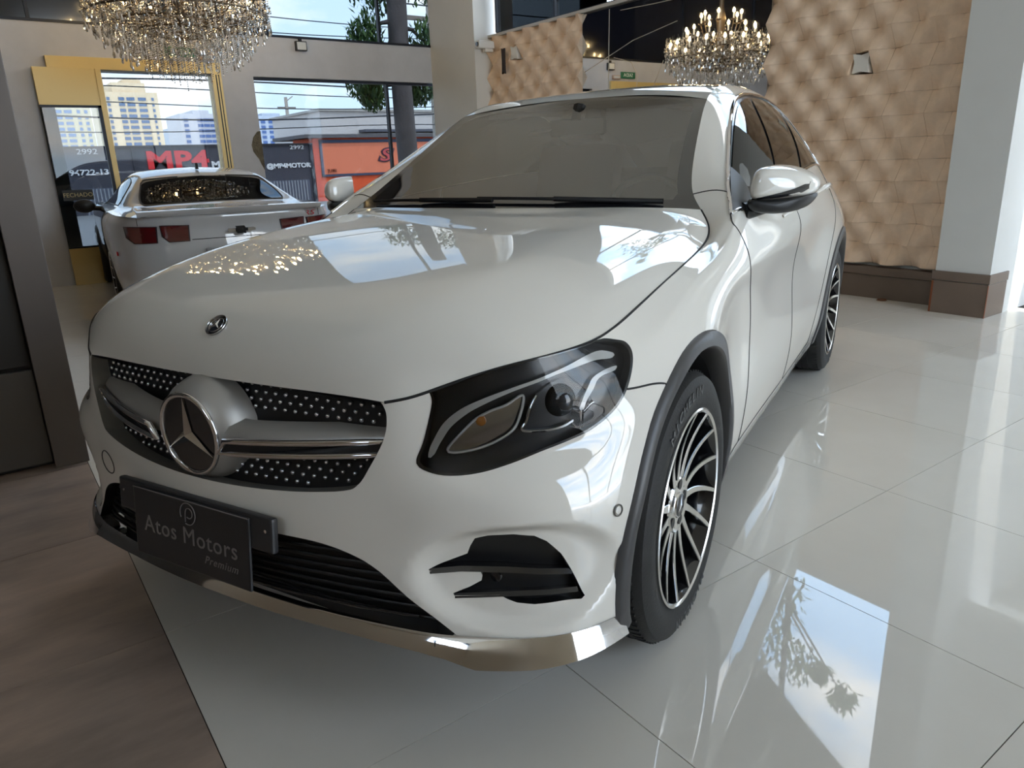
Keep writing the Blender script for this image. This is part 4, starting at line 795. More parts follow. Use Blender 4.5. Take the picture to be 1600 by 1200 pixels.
# ---- headlamps
drlm = mat('daytime running strip', srgb(214, 210, 202), .2, coat=.6); refl = mat('lamp reflector', (.55, .55, .56), .10, metal=1); hous = mat('lamp housing', (.016, .017, .020), .22)
lens_loop = uniq(LAMPL + topl(8.0, LAMPL[0][0])[1:])
def shrink(L, k): c = np.mean(L, 0); return [tuple(c + (np.array(q) - c) * k) for q in L]
for sd in (1, -1):
    lamp = panel('headlamp', SKIN, lens_loop, [], hous, suv, (sd,), d=-.030, ds=.22, dv=.22)[0]
    lamp['label'] = 'swept headlamp with clear lens, dark housing and pale running strip'
    wall('lamp_frame', SKIN, lens_loop, .0, -.032, blackp, lamp, (sd,))
    panel('lamp_lens', SKIN, lens_loop, [], lensm, lamp, (sd,), d=.001, ds=.22, dv=.22)
    ring = uniq(dens(shrink(lens_loop, .965), .2, True, smooth=False))
    P_, F_ = trim(lens_loop, [ring], .3, .3); sheet('lamp_border', *lift(SKIN, P_, F_, .0005, (sd,)), blackp, lamp)
    panel('running_strip', SKIN, uniq(dens(DRL, .15, True)), [], drlm, lamp, (sd,), d=-.012, ds=.12, dv=.12)
    lob = uniq(dens(LOBE, .12, True)); prj = uniq(dens(PROJ, .12, True)); crl = uniq(dens(CURL, .1, True))
    cord('lobe_rim', SKIN, lob, .0032, drlm, lamp, (sd,), d=-.014, closed=True)
    cen = np.mean(lob, 0)
    panel('lobe_reflector', SKIN, lob, [], refl, lamp, (sd,), d=lambda P, c=cen: -.018 - .010 * np.clip(1 - np.hypot((P[:, 0] - c[0]) / .9, (P[:, 1] - c[1]) / 1.1), 0, 1), ds=.1, dv=.1)
    cp = np.mean(prj, 0)
    panel('projector_bowl', SKIN, prj, [], hous, lamp, (sd,), d=-.024, ds=.15, dv=.15)
    cord('projector_rim', SKIN, dens(PROJ[-5:] + PROJ[:4], .1), .0045, refl, lamp, (sd,), d=-.016)
    c = line3(SKIN, [(6.95, 7.75)], -.03)[0] * [sd, 1, 1]; MB().ball(tuple(c), .036, 12).build('projector_lens', glass_mat('projector glass', (.25, .27, .3), 1.6), lamp, 60)
    panel('corner_reflector', SKIN, crl, [], drlm, lamp, (sd,), d=-.012, ds=.1, dv=.1)
    c = line3(SKIN, [(7.2, 6.85)], -.012)[0] * [sd, 1, 1]; MB().box((-.012, -.008, -.02), (.012, .008, .02), Matrix.Translation(c)).build('lamp_clip', chrome, lamp, bevel=.003)
    c = line3(SKIN, [(5.2, 8.0)], -.016)[0] * [sd, 1, 1]; MB().ball(tuple(c), .011, 8).build('indicator_bulb', mat('amber bulb', srgb(190, 120, 50), .2), lamp, 60)
# ---- wheel arch cladding and liners
def clad(yc, a0, a1, name, fo, fi):
    for sd in (1, -1):
        P = []
        for dg in np.linspace(a0, a1, 60):
            row = []; a = math.radians(dg); ro, ri = fo(dg), fi(dg)
            for r, o in ((ro + .004, -.004), (ro, .008), ((ro + ri) / 2, .012), (ri + .006, .010), (ri, .002), (ri, -.07)):
                y, z = yc - r * math.cos(a), .37 + r * math.sin(a); sv = on_side(y, max(z, .235)); x = SKIN(np.array(sv[0]), np.array(sv[1]))[0]; row.append((sd * (x + o), y, z))
            P.append(row)
        MB().grid(P).build(name, cladm, suv, 50)
        MB().lathe([(.395, .60), (.41, .88)], 40, 'x', Matrix.Translation((0, yc, .37)) , a0=-.2, a1=PI + .2).build('arch_liner', liner, suv, 60) if sd > 0 else MB().lathe([(.395, -.60), (.41, -.88)], 40, 'x', Matrix.Translation((0, yc, .37)), a0=-.2, a1=PI + .2).build('arch_liner', liner, suv, 60)
clad(0, -17, 197, 'arch_cladding', AO, AI); clad(2.873, -14, 194, 'arch_cladding', lambda d: .476, lambda d: .420)
# front corner piece between lip and arch
for sd in (1, -1):
    a = SKIN(np.array(8.2), np.array(0.)); V = [(.875, -.452, .29), (.90, -.412, .30), (.898, -.408, .235), (.872, -.437, .215), (.85, -.40, .22), (.85, -.40, .30)]
    MB().add([(p[0] * sd, p[1], p[2]) for p in V], [(0, 1, 2, 3), (0, 3, 4, 5), (1, 2, 4, 5), (2, 3, 4), (0, 1, 5)]).build('corner_guard', cladm, suv)
# dark inner body so that nothing shows through gaps
inn = MB(); inn.box((-.56, -.66, .24), (.56, -.42, .80)); inn.box((-.60, -.42, .22), (.60, .62, .95)); inn.box((-.80, .44, .22), (.80, 2.40, .98)); inn.box((-.6, 2.38, .24), (.6, 3.6, .95))
inn.build('inner_body', liner, suv)
# ---- wheels
tyre_prof = [(.262, -.125), (.275, -.128), (.30, -.135), (.33, -.1325), (.352, -.122), (.362, -.105), (.3655, -.09), (.367, -.062), (.3605, -.060), (.3605, -.052), (.3675, -.05), (.3680, -.022), (.361, -.02), (.361, -.012), (.368, -.010)]
tyre_prof = tyre_prof + [(r, -h) for r, h in tyre_prof[::-1]]
tyre_prof = [(r, h) for r, h in tyre_prof]
alloy_f = mat('machined alloy face', (.80, .79, .77), .16, metal=1); alloy_b = mat('gloss black alloy', (.012, .012, .014), .15, coat=.5)
tyre_me = MB().lathe(tyre_prof, 72, 'x').mesh('tyre', rubber, 30)
tm = MB()
for j in range(90):
    a = 2 * PI * j / 90; M = Matrix.Rotation(a, 4, 'X')
    for sx in (-1, 1): tm.box((sx * .088 - .014, -.0035, .3560), (sx * .088 + .014, .0035, .3672), M)
rim_me = MB().lathe([(.2665, .127), (.268, .131), (.264, .133), (.2565, .130), (.252, .118), (.246, .09), (.235, .0), (.235, -.12), (.262, -.125)], 72, 'x').mesh('wheel', [alloy_b], 30)
ring_me = MB().lathe([(.2685, .1275), (.2685, .132), (.264, .1345), (.2575, .131), (.2555, .126)], 72, 'x').mesh('rim_ring', [alloy_f], 40)
def spoke_mesh(curl):
    mb = MB(); T = np.linspace(0, 1, 10)
    rows = []
    for t in T:
        r = .052 + .208 * t; a = curl * (t ** 1.4); w = .0105 - .0030 * t + .003 * (1 - t) ** 3; x = .095 + .036 * t ** .9 - .012 * math.sin(PI * t); d = .045 - .02 * t
        ca, sa = math.cos(a), math.sin(a); pc = np.array([0, r * sa, r * ca]); tg = np.array([0, ca, -sa])
        rows.append([pc + tg * w + [x - d, 0, 0], pc + tg * w + [x - .002, 0, 0], pc + tg * (w - .002) + [x, 0, 0], pc - tg * (w - .002) + [x, 0, 0], pc - tg * w + [x - .002, 0, 0], pc - tg * w + [x - d, 0, 0]])
    P = [[tuple(p) for p in row] for row in rows]
    for c in range(5):
        mb.cur = 1 if c == 2 else 0; mb.grid([[row[c], row[c + 1]] for row in P])
    return mb.mesh('spoke', [alloy_b, alloy_f], 35)
spk = spoke_mesh(.17)
hub = MB(); hub.cur = 1; hub.lathe([(.0001, .102), (.034, .102), (.036, .098), (.062, .094), (.074, .099), (.080, .092)], 40, 'x'); hub.cur = 0; hub.lathe([(.080, .092), (.082, .04)], 40, 'x')
hub_me = hub.mesh('hub', [alloy_b, alloy_f], 35)
cap_me = MB().lathe([(.0001, .1045), (.029, .1045), (.032, .102)], 28, 'x').mesh('hub_cap', mat('dark hub cap', (.03, .03, .035), .25, coat=.3), 40)
lug_me = MB().lathe([(.0001, .002), (.0150, .002), (.0160, -.02)], 14, 'x').mesh('lug_hole', satin, 40)
disc_me = MB().lathe([(.06, .0), (.165, .0), (.165, -.03), (.06, -.03)], 48, 'x').mesh('brake_disc', mat('brake steel', (.22, .21, .20), .4, metal=.8), 30)
cal = MB()
cal.lathe([(.15, -.07), (.15, .03), (.195, .03), (.195, -.07)], 10, 'x', a0=-.5, a1=.5); cal_me = cal.mesh('brake_caliper', mat('silver caliper', srgb(120, 118, 115), .4, metal=.6), 30)
tyre_txt = mat('raised tyre lettering', (.09, .09, .092), .5)
def arc_text(txt, r, a0, size, parent, step=.118):
    M0 = MB()
    for k, ch in enumerate(txt):
        if ch == ' ': continue
        me = text_mesh(ch, size, .0008, bold=.0006); a = a0 - (len(txt) - 1 - k) * step
        T = Matrix.Rotation(-a, 4, 'X') @ frame3((.1345, 0, r), (0, 1, 0), (0, 0, 1)) @ Matrix.Diagonal((1.25, 1, 1, 1))
        M0.add([T @ v.co for v in me.vertices], [tuple(p.vertices) for p in me.polygons]); bpy.data.meshes.remove(me)
    return M0
def make_wheel():
    w = link('wheel', rim_me); link('tyre', tyre_me, w)
    tb = tm.build('tread_block', rubber, w); tb['kind'] = 'stuff'; link('rim_ring', ring_me, w)
    for k in range(15):
        o = link('spoke', spk, w); o.rotation_euler = (k * 2 * PI / 15 + .05, 0, 0)
    link('hub', hub_me, w); link('hub_cap', cap_me, w)
    star3(.026, .005, .003, frame3((.1046, 0, 0), (0, 1, 0), (0, 0, 1))).build('cap_star', chrome, w)
    for k in range(5):
        a = k * 2 * PI / 5 + .25; o = link('lug_hole', lug_me, w); o.location = (.0955, .056 * math.sin(a), .056 * math.cos(a))
    link('brake_disc', disc_me, w); o = link('brake_caliper', cal_me, w); o.rotation_euler = (PI * .5, 0, 0)
    arc_text('MICHELIN', .318, .12, .036, w, .105).build('tyre_lettering', tyre_txt, w); arc_text('MICHELIN', .318, PI + .3, .036, w, .105).build('tyre_lettering', tyre_txt, w)
    return w
wheel0 = make_wheel()
for i, (sx, y) in enumerate(((1, 0), (1, 2.873), (-1, 0), (-1, 2.873))):
    w = wheel0 if i == 0 else copy_tree(wheel0, suv); w.parent = suv
    w.location = (sx * .792, y, .366); w.rotation_euler = (i * .37, 0, 0 if sx > 0 else PI)
# ---- door mirrors
mo = [(.872,1.185),(.880,1.210),(.90,1.224),(.935,1.227),(.975,1.220),(1.01,1.205),(1.035,1.187),(1.048,1.166),(1.046,1.144),(1.03,1.126),(.99,1.119),(.94,1.116),(.90,1.116),(.876,1.121),(.868,1.148)]
mo = dens(mo, .012, True)
mc = np.mean(mo, 0)
for sd in (1, -1):
    mir = MB(); R_ = []
    for k, y in ((1.0, .885), (1.0, .865), (.985, .83), (.94, .79), (.85, .757), (.70, .735), (.48, .72), (.22, .714), (.01, .712)):
        R_.append([(sd * (mc[0] + (a - mc[0]) * k), y + .9 * (mc[0] + (a - mc[0]) * k - .95), mc[1] + (b - mc[1]) * k) for a, b in mo])
    R_ = [r + [r[0]] for r in R_]
    mh = mir.grid(R_).build('door_mirror', paint, suv, 60); mh['label'] = 'white door mirror with black underside and indicator strip'
    m2 = dens([(.868, 1.126), (.866, 1.10), (.885, 1.082), (.93, 1.073), (.98, 1.075), (1.015, 1.087), (1.036, 1.108), (1.042, 1.130), (.99, 1.126), (.92, 1.124)], .012, True); m2c = np.mean(m2, 0)
    R2 = [[(sd * (m2c[0] + (a - m2c[0]) * k), y + .9 * (m2c[0] + (a - m2c[0]) * k - .95), m2c[1] + (b - m2c[1]) * k) for a, b in m2] for k, y in ((.01, .886), (1.0, .884), (1.0, .86), (.985, .825), (.94, .787), (.85, .756), (.70, .738), (.48, .726), (.01, .722))]
    MB().grid([r + [r[0]] for r in R2]).build('mirror_underside', satin, mh, 50)
    def shell(x, z, d=.004):
        th = math.atan2(z - mc[1], x - mc[0]); j = min(range(len(mo)), key=lambda i: abs((math.atan2(mo[i][1] - mc[1], mo[i][0] - mc[0]) - th + PI) % (2 * PI) - PI)); k = math.hypot(x - mc[0], z - mc[1]) / math.hypot(mo[j][0] - mc[0], mo[j][1] - mc[1])
        return (sd * x, float(np.interp(k, (0, .22, .48, .70, .85, .94, .985, 1.0), (.712, .714, .72, .735, .757, .79, .83, .865))) + .9 * (x - .95) - d, z)
    up_ = [(.895, 1.127), (.93, 1.134), (.965, 1.142), (1.0, 1.153), (1.02, 1.163), (1.036, 1.172)]; dn_ = [(.90, 1.123), (.93, 1.124), (.965, 1.127), (1.0, 1.133), (1.02, 1.14), (1.034, 1.15)]
    MB().grid([[shell(x, z) for x, z in up_], [shell((x + X) / 2, (z + Z) / 2, .006) for (x, z), (X, Z) in zip(up_, dn_)], [shell(x, z) for x, z in dn_]]).build('mirror_indicator', blackp, mh, 60)
    MB().add([(sd * (mc[0] + (a - mc[0]) * .93), .884 + .9 * (a - .95), mc[1] + (b - mc[1]) * .9) for a, b in mo], [tuple(range(len(mo)))]).build('mirror_glass', mat('mirror silver', (.9, .9, .9), .02, metal=1), mh)
    MB().tube([(sd * .85, .72, 1.085), (sd * .875, .76, 1.088), (sd * .92, .80, 1.10)], [.03, .026, .022], 10).build('mirror_arm', satin, mh, 60)
# ---- cabin
dash = mat('dark dashboard', srgb(70, 70, 66), .7); seatm = mat('beige seat leather', srgb(182, 174, 158), .55); headm = mat('headliner', srgb(165, 160, 146), .9); carp = mat('cabin carpet', (.03, .03, .03), .9)
cab = MB().grid([[(x * w_, y, z) for x in (-1, -.5, 0, .5, 1)] for y, z, w_ in ((.56, 1.065, .55), (.75, 1.075, .62), (.95, 1.07, .78), (1.05, 1.02, .80), (1.06, .8, .80))]).build('dashboard', dash, suv, 50)
MB().box((-.8, .6, .5), (.8, 2.9, .56)).build('cabin_floor', carp, suv)
MB().grid([[(x * (1 - .0 * y), y, z - .25 * x * x) for x in (-.5, -.25, 0, .25, .5)] for y, z in ((1.42, 1.495), (1.8, 1.55), (2.3, 1.56), (2.8, 1.50), (3.2, 1.40))]).build('headliner', headm, suv, 60)
for sx in (-.38, .38):
    st = empty('seat', (sx, 1.75, .5), 0, suv)
    MB().box((-.25, -.30, .12), (.25, .26, .30)).build('cushion', seatm, st, 40, .05)
    MB().box((-.24, .0, 0), (.24, .14, .62), Matrix.Translation((0, .2, .26)) @ Matrix.Rotation(-.28, 4, 'X')).build('backrest', seatm, st, 40, .05)
    MB().box((-.13, 0, 0), (.13, .09, .17), Matrix.Translation((0, .39, .87)) @ Matrix.Rotation(-.2, 4, 'X')).build('headrest', seatm, st, 40, .035)
MB().box((-.62, 0, 0), (.62, .16, .5), Matrix.Translation((0, 2.55, .75)) @ Matrix.Rotation(-.35, 4, 'X')).build('rear_bench', seatm, suv, 40, .05)
SWM = Matrix.Translation((.38, 1.22, 1.02)) @ Matrix.Rotation(-1.15, 4, 'X')
sw = MB().tube([SWM @ Vector((.185 * math.cos(a), .185 * math.sin(a), 0)) for a in np.linspace(0, 2 * PI, 36, endpoint=False)], .014, 8, True).build('steering_wheel', dash, suv, 60)
MB().ball((0, 0, 0), .07, 8, (1, .8, .35), SWM).build('wheel_boss', dash, sw, 60); MB().box((-.18, -.018, -.01), (.18, .018, .01), SWM).build('wheel_spoke', dash, sw)
rm = MB().box((-.13, -.015, -.035), (.13, .02, .035), Matrix.Translation((0, 1.30, 1.40))).build('rear_view_mirror', satin, suv, 40, .012)
MB().tube([(0, 1.30, 1.42), (0, 1.33, 1.485)], .03, 8).build('mirror_stem', satin, rm)
for sx in (-.3, .3): MB().box((-.2, -.08, -.008), (.2, .08, .008), Matrix.Translation((sx, 1.46, 1.475)) @ Matrix.Rotation(.12, 4, 'X')).build('sun_visor', headm, suv, 40, .006)
# stickers on the windscreen, cowl and wipers
scol = mat('white sticker', srgb(190, 188, 175), .6)
c = line3(WIND, [(5.7, 1.2)], -.004)[0]; n = WIND.normal(np.array(5.7), np.array(1.2)); n = n if n[2] > 0 else -n
SM = frame3((-c[0], c[1], c[2]), (1, 0, 0), Vector((-n[0], n[1], n[2])).cross(Vector((1, 0, 0))))
MB().box((-.045, -.014, 0), (.045, .014, .0006), SM).build('sticker', scol, ws); MB().box((-.05, -.045, 0), (.05, -.025, .0006), SM).build('sticker', mat('grey sticker', srgb(120, 112, 96), .6), ws)
cw = [HOOD(np.full(9, 14.), np.linspace(0, 9.3, 9)), line3(WIND, [(.02, v) for v in np.linspace(0, 9.6, 9)], 0)]
for sd in (1, -1):
    MB().grid([[tuple((p + [0, 0, -.012]) * [sd, 1, 1]) for p in cw[0]], [tuple((p + [0, .0, -.014]) * [sd, 1, 1]) for p in cw[1]]]).build('cowl', satin, suv)
for x0, x1 in ((.62, -.05), (.02, -.60)):
    L = []
    for x in np.linspace(x0, x1, 12):
        i = np.linspace(0, 11, 60); X = WIND(np.full(60, .42 + .25 * abs(x - x0)), i); k = np.abs(X[:, 0] - abs(x)).argmin(); L.append((x, X[k, 1] - .006, X[k, 2] + .012))
    wp = MB().tube(L, .006, 6).build('wiper', satin, suv, 60)
    MB().tube([L[0], L[len(L) // 2]], .009, 6).build('wiper_arm', satin, wp, 60)
# ------------------------------------------------------------------ silver coupe by the street window (own frame: x right, y forward from rear axle, z up)
cpe = tag(empty('coupe', (-5.4377, .8704, 0), 1.48034), 'silver-white coupe seen from behind with dark red tail lamps and black emblem', 'car')
cp_paint = mat('silver white paint', srgb(204, 205, 208), .25, coat=1, coat_rough=.02); redl = mat('dark red tail lamp', srgb(92, 12, 20), .12, coat=.8); cglass = glass_mat('coupe glass', (.10, .12, .12), 1.7)
ZR = np.array([.20, .33, .48, .62, .74, .84, .91, .95])
def ccol(x, y, ins, hip=0, dz=0):
    nrm = np.array([x / .95, y - 1.4]); nrm = np.array([1, 0]) if abs(x) > .82 else (np.array([0, np.sign(y - 1.4)]) if abs(x) < .6 else np.array([.7, .7 * np.sign(y - 1.4)]))
    return np.array([(max(0, x + nrm[0] * o), y + nrm[1] * o, z + dz * k) for z, o, k in zip(ZR, ins, np.linspace(0, 1, 8))])
RB = (-.16, -.06, -.005, .0, -.02, -.035, -.03, -.045); SB = (-.09, -.03, .0, .0, -.005, .0, -.015, -.05); HB = (-.06, -.02, .0, .005, .012, .012, -.01, -.05); FB = (-.12, -.04, 0, 0, -.02, -.05, -.10, -.16)
CN = np.array([ccol(0, -1.02, RB), ccol(.33, -1.01, RB), ccol(.60, -.98, RB), ccol(.78, -.90, RB), ccol(.875, -.76, (-.13, -.05, -.005, 0, -.01, -.02, -.025, -.05)), ccol(.925, -.5, HB), ccol(.95, -.2, HB, dz=.015), ccol(.955, .1, HB, dz=.015), ccol(.94, .45, HB), ccol(.91, .9, SB), ccol(.90, 1.4, SB), ccol(.905, 2.0, SB), ccol(.925, 2.6, SB), ccol(.93, 2.95, SB), ccol(.90, 3.35, SB), ccol(.76, 3.68, FB), ccol(.4, 3.8, FB), ccol(0, 3.83, FB)])
CSK = BSurf(CN, mirror=True)
_cg = np.stack(np.meshgrid(np.linspace(3, 15, 400), np.linspace(0, 7, 200), indexing='ij'), -1); _CG = CSK(_cg[..., 0], _cg[..., 1])
def c_on(y, z): d = (_CG[..., 1] - y) ** 2 + (_CG[..., 2] - z) ** 2; i = np.unravel_index(d.argmin(), d.shape); return (float(_cg[i][0]), float(_cg[i][1]))
def c_arch(yc):
    L = [c_on(yc + .39 * math.cos(a), .345 + .39 * math.sin(a)) for a in np.radians(np.linspace(-20, 200, 50))]; L = [q for q in L if q[1] > .02]; return uniq([(L[0][0], 0.)] + L + [(L[-1][0], 0.)])
ra, fa_ = c_arch(0), c_arch(2.852)
outer = uniq(dens([(0, 0), (ra[-1][0], 0)], .25, smooth=False) + ra[::-1][1:] + dens([(ra[0][0], 0), (fa_[-1][0], 0)], .25, smooth=False)[1:] + fa_[::-1][1:] + dens([(fa_[0][0], 0), (17, 0)], .25, smooth=False)[1:] + dens([(17, 0), (17, 7)], .25, smooth=False)[1:] + dens([(17, 7), (0, 7)], .25, smooth=False)[1:] + dens([(0, 7), (0, 0)], .25, smooth=False)[1:])
panel('body', CSK, outer, [], cp_paint, cpe, ds=.25, dv=.25, one=True)
# deck, greenhouse and bonnet
def crow(y, zc, zr, xr, zw=None, xw=.80, ze=.95, xe=.885):
    zw = zw if zw is not None else ze + .01
    return [(0, y, zc), (xr * .5, y, zc - (zc - zr) * .2), (xr * .82, y, zc - (zc - zr) * .55), (xr, y, zr), ((xr + xw) / 2 + .02, y, (zr + zw) / 2 + .012), (xw, y, zw), (xe, y, ze)]
E_ = lambda y: CSK(*[np.array(q) for q in c_on(y, .945)])
CT = np.array([crow(-.985, .945, .945, .55, .94, .68, .94, .73), crow(-.86, .968, .965, .55, .955, .70, .947, .815), crow(-.65, .972, .968, .55, .96, .74, .95, .865), crow(-.4, .985, .978, .58, .968, .76, .955, .885), crow(-.2, 1.01, .995, .62, .975, .77, .958, .898), crow(.0, 1.085, 1.065, .63, .985, .78, .962, .905), crow(.2, 1.165, 1.14, .60, .985, .79, .962, .905), crow(.42, 1.245, 1.21, .58, .98, .795, .958, .895), crow(.7, 1.305, 1.258, .57, .975, .80, .955, .885), crow(1.1, 1.33, 1.28, .57, .97, .80, .95, .87), crow(1.5, 1.32, 1.265, .575, .965, .80, .948, .86), crow(1.8, 1.26, 1.20, .60, .96, .80, .946, .865), crow(2.1, 1.14, 1.08, .64, .955, .80, .945, .87), crow(2.4, 1.02, .985, .70, .95, .81, .94, .88), crow(2.8, .965, .955, .6, .935, .80, .93, .885), crow(3.3, .93, .92, .6, .90, .78, .885, .86), crow(3.7, .86, .85, .5, .83, .62, .81, .66)])
CTOP = BSurf(CT, sign=-1)
rw = uniq(dens([(3.95, 0), (3.95, 2.85), (4.4, 3.0), (6.6, 2.75), (6.95, 2.5), (7.0, 0)], .2, smooth=False) + dens([(7.0, 0), (3.95, 0)], .3, smooth=False)[1:])
sw_ = uniq(dens([(6.4, 4.9), (6.75, 4.1), (7.4, 3.45), (8.2, 3.25), (9.5, 3.25), (10.6, 3.35), (11.6, 3.7), (12.6, 4.7), (12.7, 4.95)], .2) + dens([(12.7, 4.95), (6.4, 4.9)], .3, smooth=False)[1:])
wsc = uniq(dens([(10.4, 0), (10.4, 2.6), (12.9, 2.8), (12.95, 0)], .2, smooth=False) + dens([(12.95, 0), (10.4, 0)], .3, smooth=False)[1:])
tp = uniq(dens([(0, 0), (3.95, 0)], .25, smooth=False) + dens([(3.95, 0), (3.95, 2.85), (4.4, 3.0), (6.6, 2.75), (6.95, 2.5), (7.0, 0)], .2, smooth=False)[1:] + dens([(7.0, 0), (10.4, 0)], .25, smooth=False)[1:] + dens([(10.4, 0), (10.4, 2.6), (12.9, 2.8), (12.95, 0)], .2, smooth=False)[1:] + dens([(12.95, 0), (16, 0)], .25, smooth=False)[1:] + dens([(16, 0), (16, 6)], .25, smooth=False)[1:] + dens([(16, 6), (0, 6)], .25, smooth=False)[1:] + dens([(0, 6), (0, 0)], .25, smooth=False)[1:])
panel('deck_and_roof', CTOP, tp, [sw_], cp_paint, cpe, ds=.22, dv=.22, one=True)
panel('rear_screen', CTOP, rw, [], cglass, cpe, ds=.3, dv=.3, one=True)
panel('side_window', CTOP, sw_, [], cglass, cpe, ds=.3, dv=.3); panel('front_screen', CTOP, wsc, [], cglass, cpe, ds=.3, dv=.3, one=True)
cord('window_trim', CTOP, sw_, .006, satin, cpe, closed=True); cord('screen_trim', CTOP, [q for q in rw[:len(rw) - 14]], .007, satin, cpe)
# spoiler lip, deck gap
MB().grid([[(x, -.93 + .06 * abs(x) ** 2, .965), (x, -1.0 + .07 * abs(x) ** 2.2, .992 - .01 * x * x), (x, -1.045 + .09 * abs(x) ** 2.2, .985 - .012 * x * x), (x, -1.03 + .09 * abs(x) ** 2.2, .955 - .01 * x * x), (x, -.99 + .08 * abs(x) ** 2, .935)] for x in np.linspace(-.74, .74, 25)]).build('spoiler', cp_paint, cpe, 45)
def rear(x, z): 
    d = (_CR[..., 0] - abs(x)) ** 2 + (_CR[..., 2] - z) ** 2; i = np.unravel_index(d.argmin(), d.shape); return Vector((x, _CR[i][1], z))
_cr = np.stack(np.meshgrid(np.linspace(0, 5, 300), np.linspace(0, 7, 200), indexing='ij'), -1); _CR = CSK(_cr[..., 0], _cr[..., 1])
def rear_plate(name, poly, d, m, parent, n=5):
    """plate that follows the rear face"""
    P = dens(poly, .03, True, smooth=False); c = np.mean(P, 0); rows = []
    for k in np.linspace(0.001, 1, n): rows.append([rear(c[0] + (a - c[0]) * k, c[1] + (b - c[1]) * k) + Vector((0, -d, 0)) for a, b in P])
    rows = [r + [r[0]] for r in rows]; rows.append([p + Vector((0, d * 1.5, 0)) for p in rows[-1]]); return MB().grid(rows).build(name, m, parent, 40)
for sx in (-1, 1):
    for x0, x1, xi in ((.615, .83, .02), (.375, .58, .02)):
        q = [(sx * x1, .862), (sx * x0, .855), (sx * (x0 + .01), .735), (sx * (x1 - .03 - xi), .735), (sx * (x1 - .005), .78)]; c = np.mean(q, 0)
        lb = rear_plate('tail_lamp_bezel', [tuple(c + (np.array(p) - c) * 1.09) for p in q], .006, mat('dark lamp bezel', srgb(58, 58, 62), .3), cpe); lo_ = rear_plate('tail_lamp', q, .012, redl, lb)
    m_ = CSK(*[np.array(v) for v in c_on(-.62, .64)]); MB().box((-.006, -.045, -.016), (.006, .045, .016), Matrix.Translation((sx * (m_[0] + .002), -.62, .645))).build('side_marker', mat('red marker', srgb(190, 30, 36), .3), cpe, bevel=.004)
    mm = MB(); mm.ball((sx * 1.03, 1.72, .965), .1, 10, (1.05, .55, .72)); mh_ = mm.build('door_mirror', satin, cpe, 60); MB().tube([(sx * .86, 1.80, .93), (sx * .98, 1.76, .94)], .025, 8).build('mirror_foot', satin, mh_)
    MB().tube([rear(sx * .74, z) + Vector((0, -.001, 0)) for z in np.linspace(.95, .87, 6)], .0025, 5).build('boot_gap', seam_m, cpe)
MB().tube([rear(x, .742 + .02 * 0) + Vector((0, -.001, 0)) for x in np.linspace(-.36, .36, 24)], .003, 5).build('boot_gap', seam_m, cpe)
for z in (.42,): MB().tube([rear(x, z) + Vector((0, -.002, 0)) for x in np.linspace(-.78, .78, 30)], .006, 5).build('bumper_crease', cp_paint, cpe, 60)
em = MB().prism([(-.105, -.012), (-.04, -.012), (-.03, -.03), (.04, -.03), (.035, -.012), (.10, -.012), (.105, .014), (.04, .014), (.03, .032), (-.04, .032), (-.035, .014), (-.10, .014)], -1.072, -1.045, 1, Matrix.Translation((.02, 0, .80))).build('emblem', mat('black emblem', (.01, .01, .012), .25), cpe)
for sx in (-.075, .085): MB().box((-.03, -.004, -.012), (.03, .004, .012), Matrix.Translation((.02 + sx, -1.073, .801))).build('emblem_edge', chrome, em)
pr = MB().box((-.27, -1.045, .50), (.27, -1.0, .665)).build('plate_recess', mat('silver shade', srgb(150, 150, 155), .5), cpe, bevel=.01)
MB().box((-.205, -1.056, .53), (.205, -1.045, .65)).build('number_plate', mat('navy plate', srgb(34, 42, 84), .4), pr, bevel=.006)
bd = MB().box((-.57, -1.04, .475), (-.40, -.985, .525)).build('dealer_badge', mat('grey badge', srgb(190, 190, 192), .4), cpe, bevel=.004)
for k in range(3): MB().box((-.555 + k * .05, -1.044, .485), (-.52 + k * .05, -1.04, .515)).build('badge_mark', satin, bd)
p = rear(.64, .90); text_obj('RS', .06, mat('red badge letters', srgb(200, 40, 60), .4), frame3((.64, p.y - .004, .895), (1, 0, 0), (0, 0, 1)), parent=cpe, depth=.002, shear=.2, sx=1.5)
MB().prism([(.68, 1.30), (.62, 1.302), (.645, 1.362), (.70, 1.305)], -.012, .012, 0).build('antenna_fin', satin, cpe)
MB().box((-.8, .2, .3), (.8, 2.5, .72)).box((-.6, -.9, .25), (.6, .25, .80)).box((-.55, 2.4, .25), (.55, 3.6, .78)).build('inner_body', liner, cpe)
for sx in (-.4, .4): st = MB().box((-.24, 0, 0), (.24, .14, .6), Matrix.Translation((sx, .95, .55)) @ Matrix.Rotation(.3, 4, 'X')).build('seat', mat('dark coupe seat', (.04, .04, .042), .6), cpe, 40, .05); MB().box((-.12, 0, 0), (.12, .08, .15), Matrix.Translation((sx, .76, 1.10)) @ Matrix.Rotation(.2, 4, 'X')).build('headrest', mat('dark coupe seat', (.04, .04, .042), .6), st, 40, .03)
for i, (sx, y) in enumerate(((-1, 0), (1, 0), (-1, 2.852), (1, 2.852))):
    w = copy_tree(wheel0, cpe); w.location = (sx * .815, y, .355); w.rotation_euler = (i * .4, 0, 0 if sx > 0 else PI); w.scale = (.97, .968, .968)
    MB().lathe([(.385, .5), (.39, .80)], 30, 'x', Matrix.Translation((0, y, .345)) @ Matrix.Scale(sx, 4, (1, 0, 0)), a0=-.2, a1=PI + .2).build('arch_liner', liner, cpe)
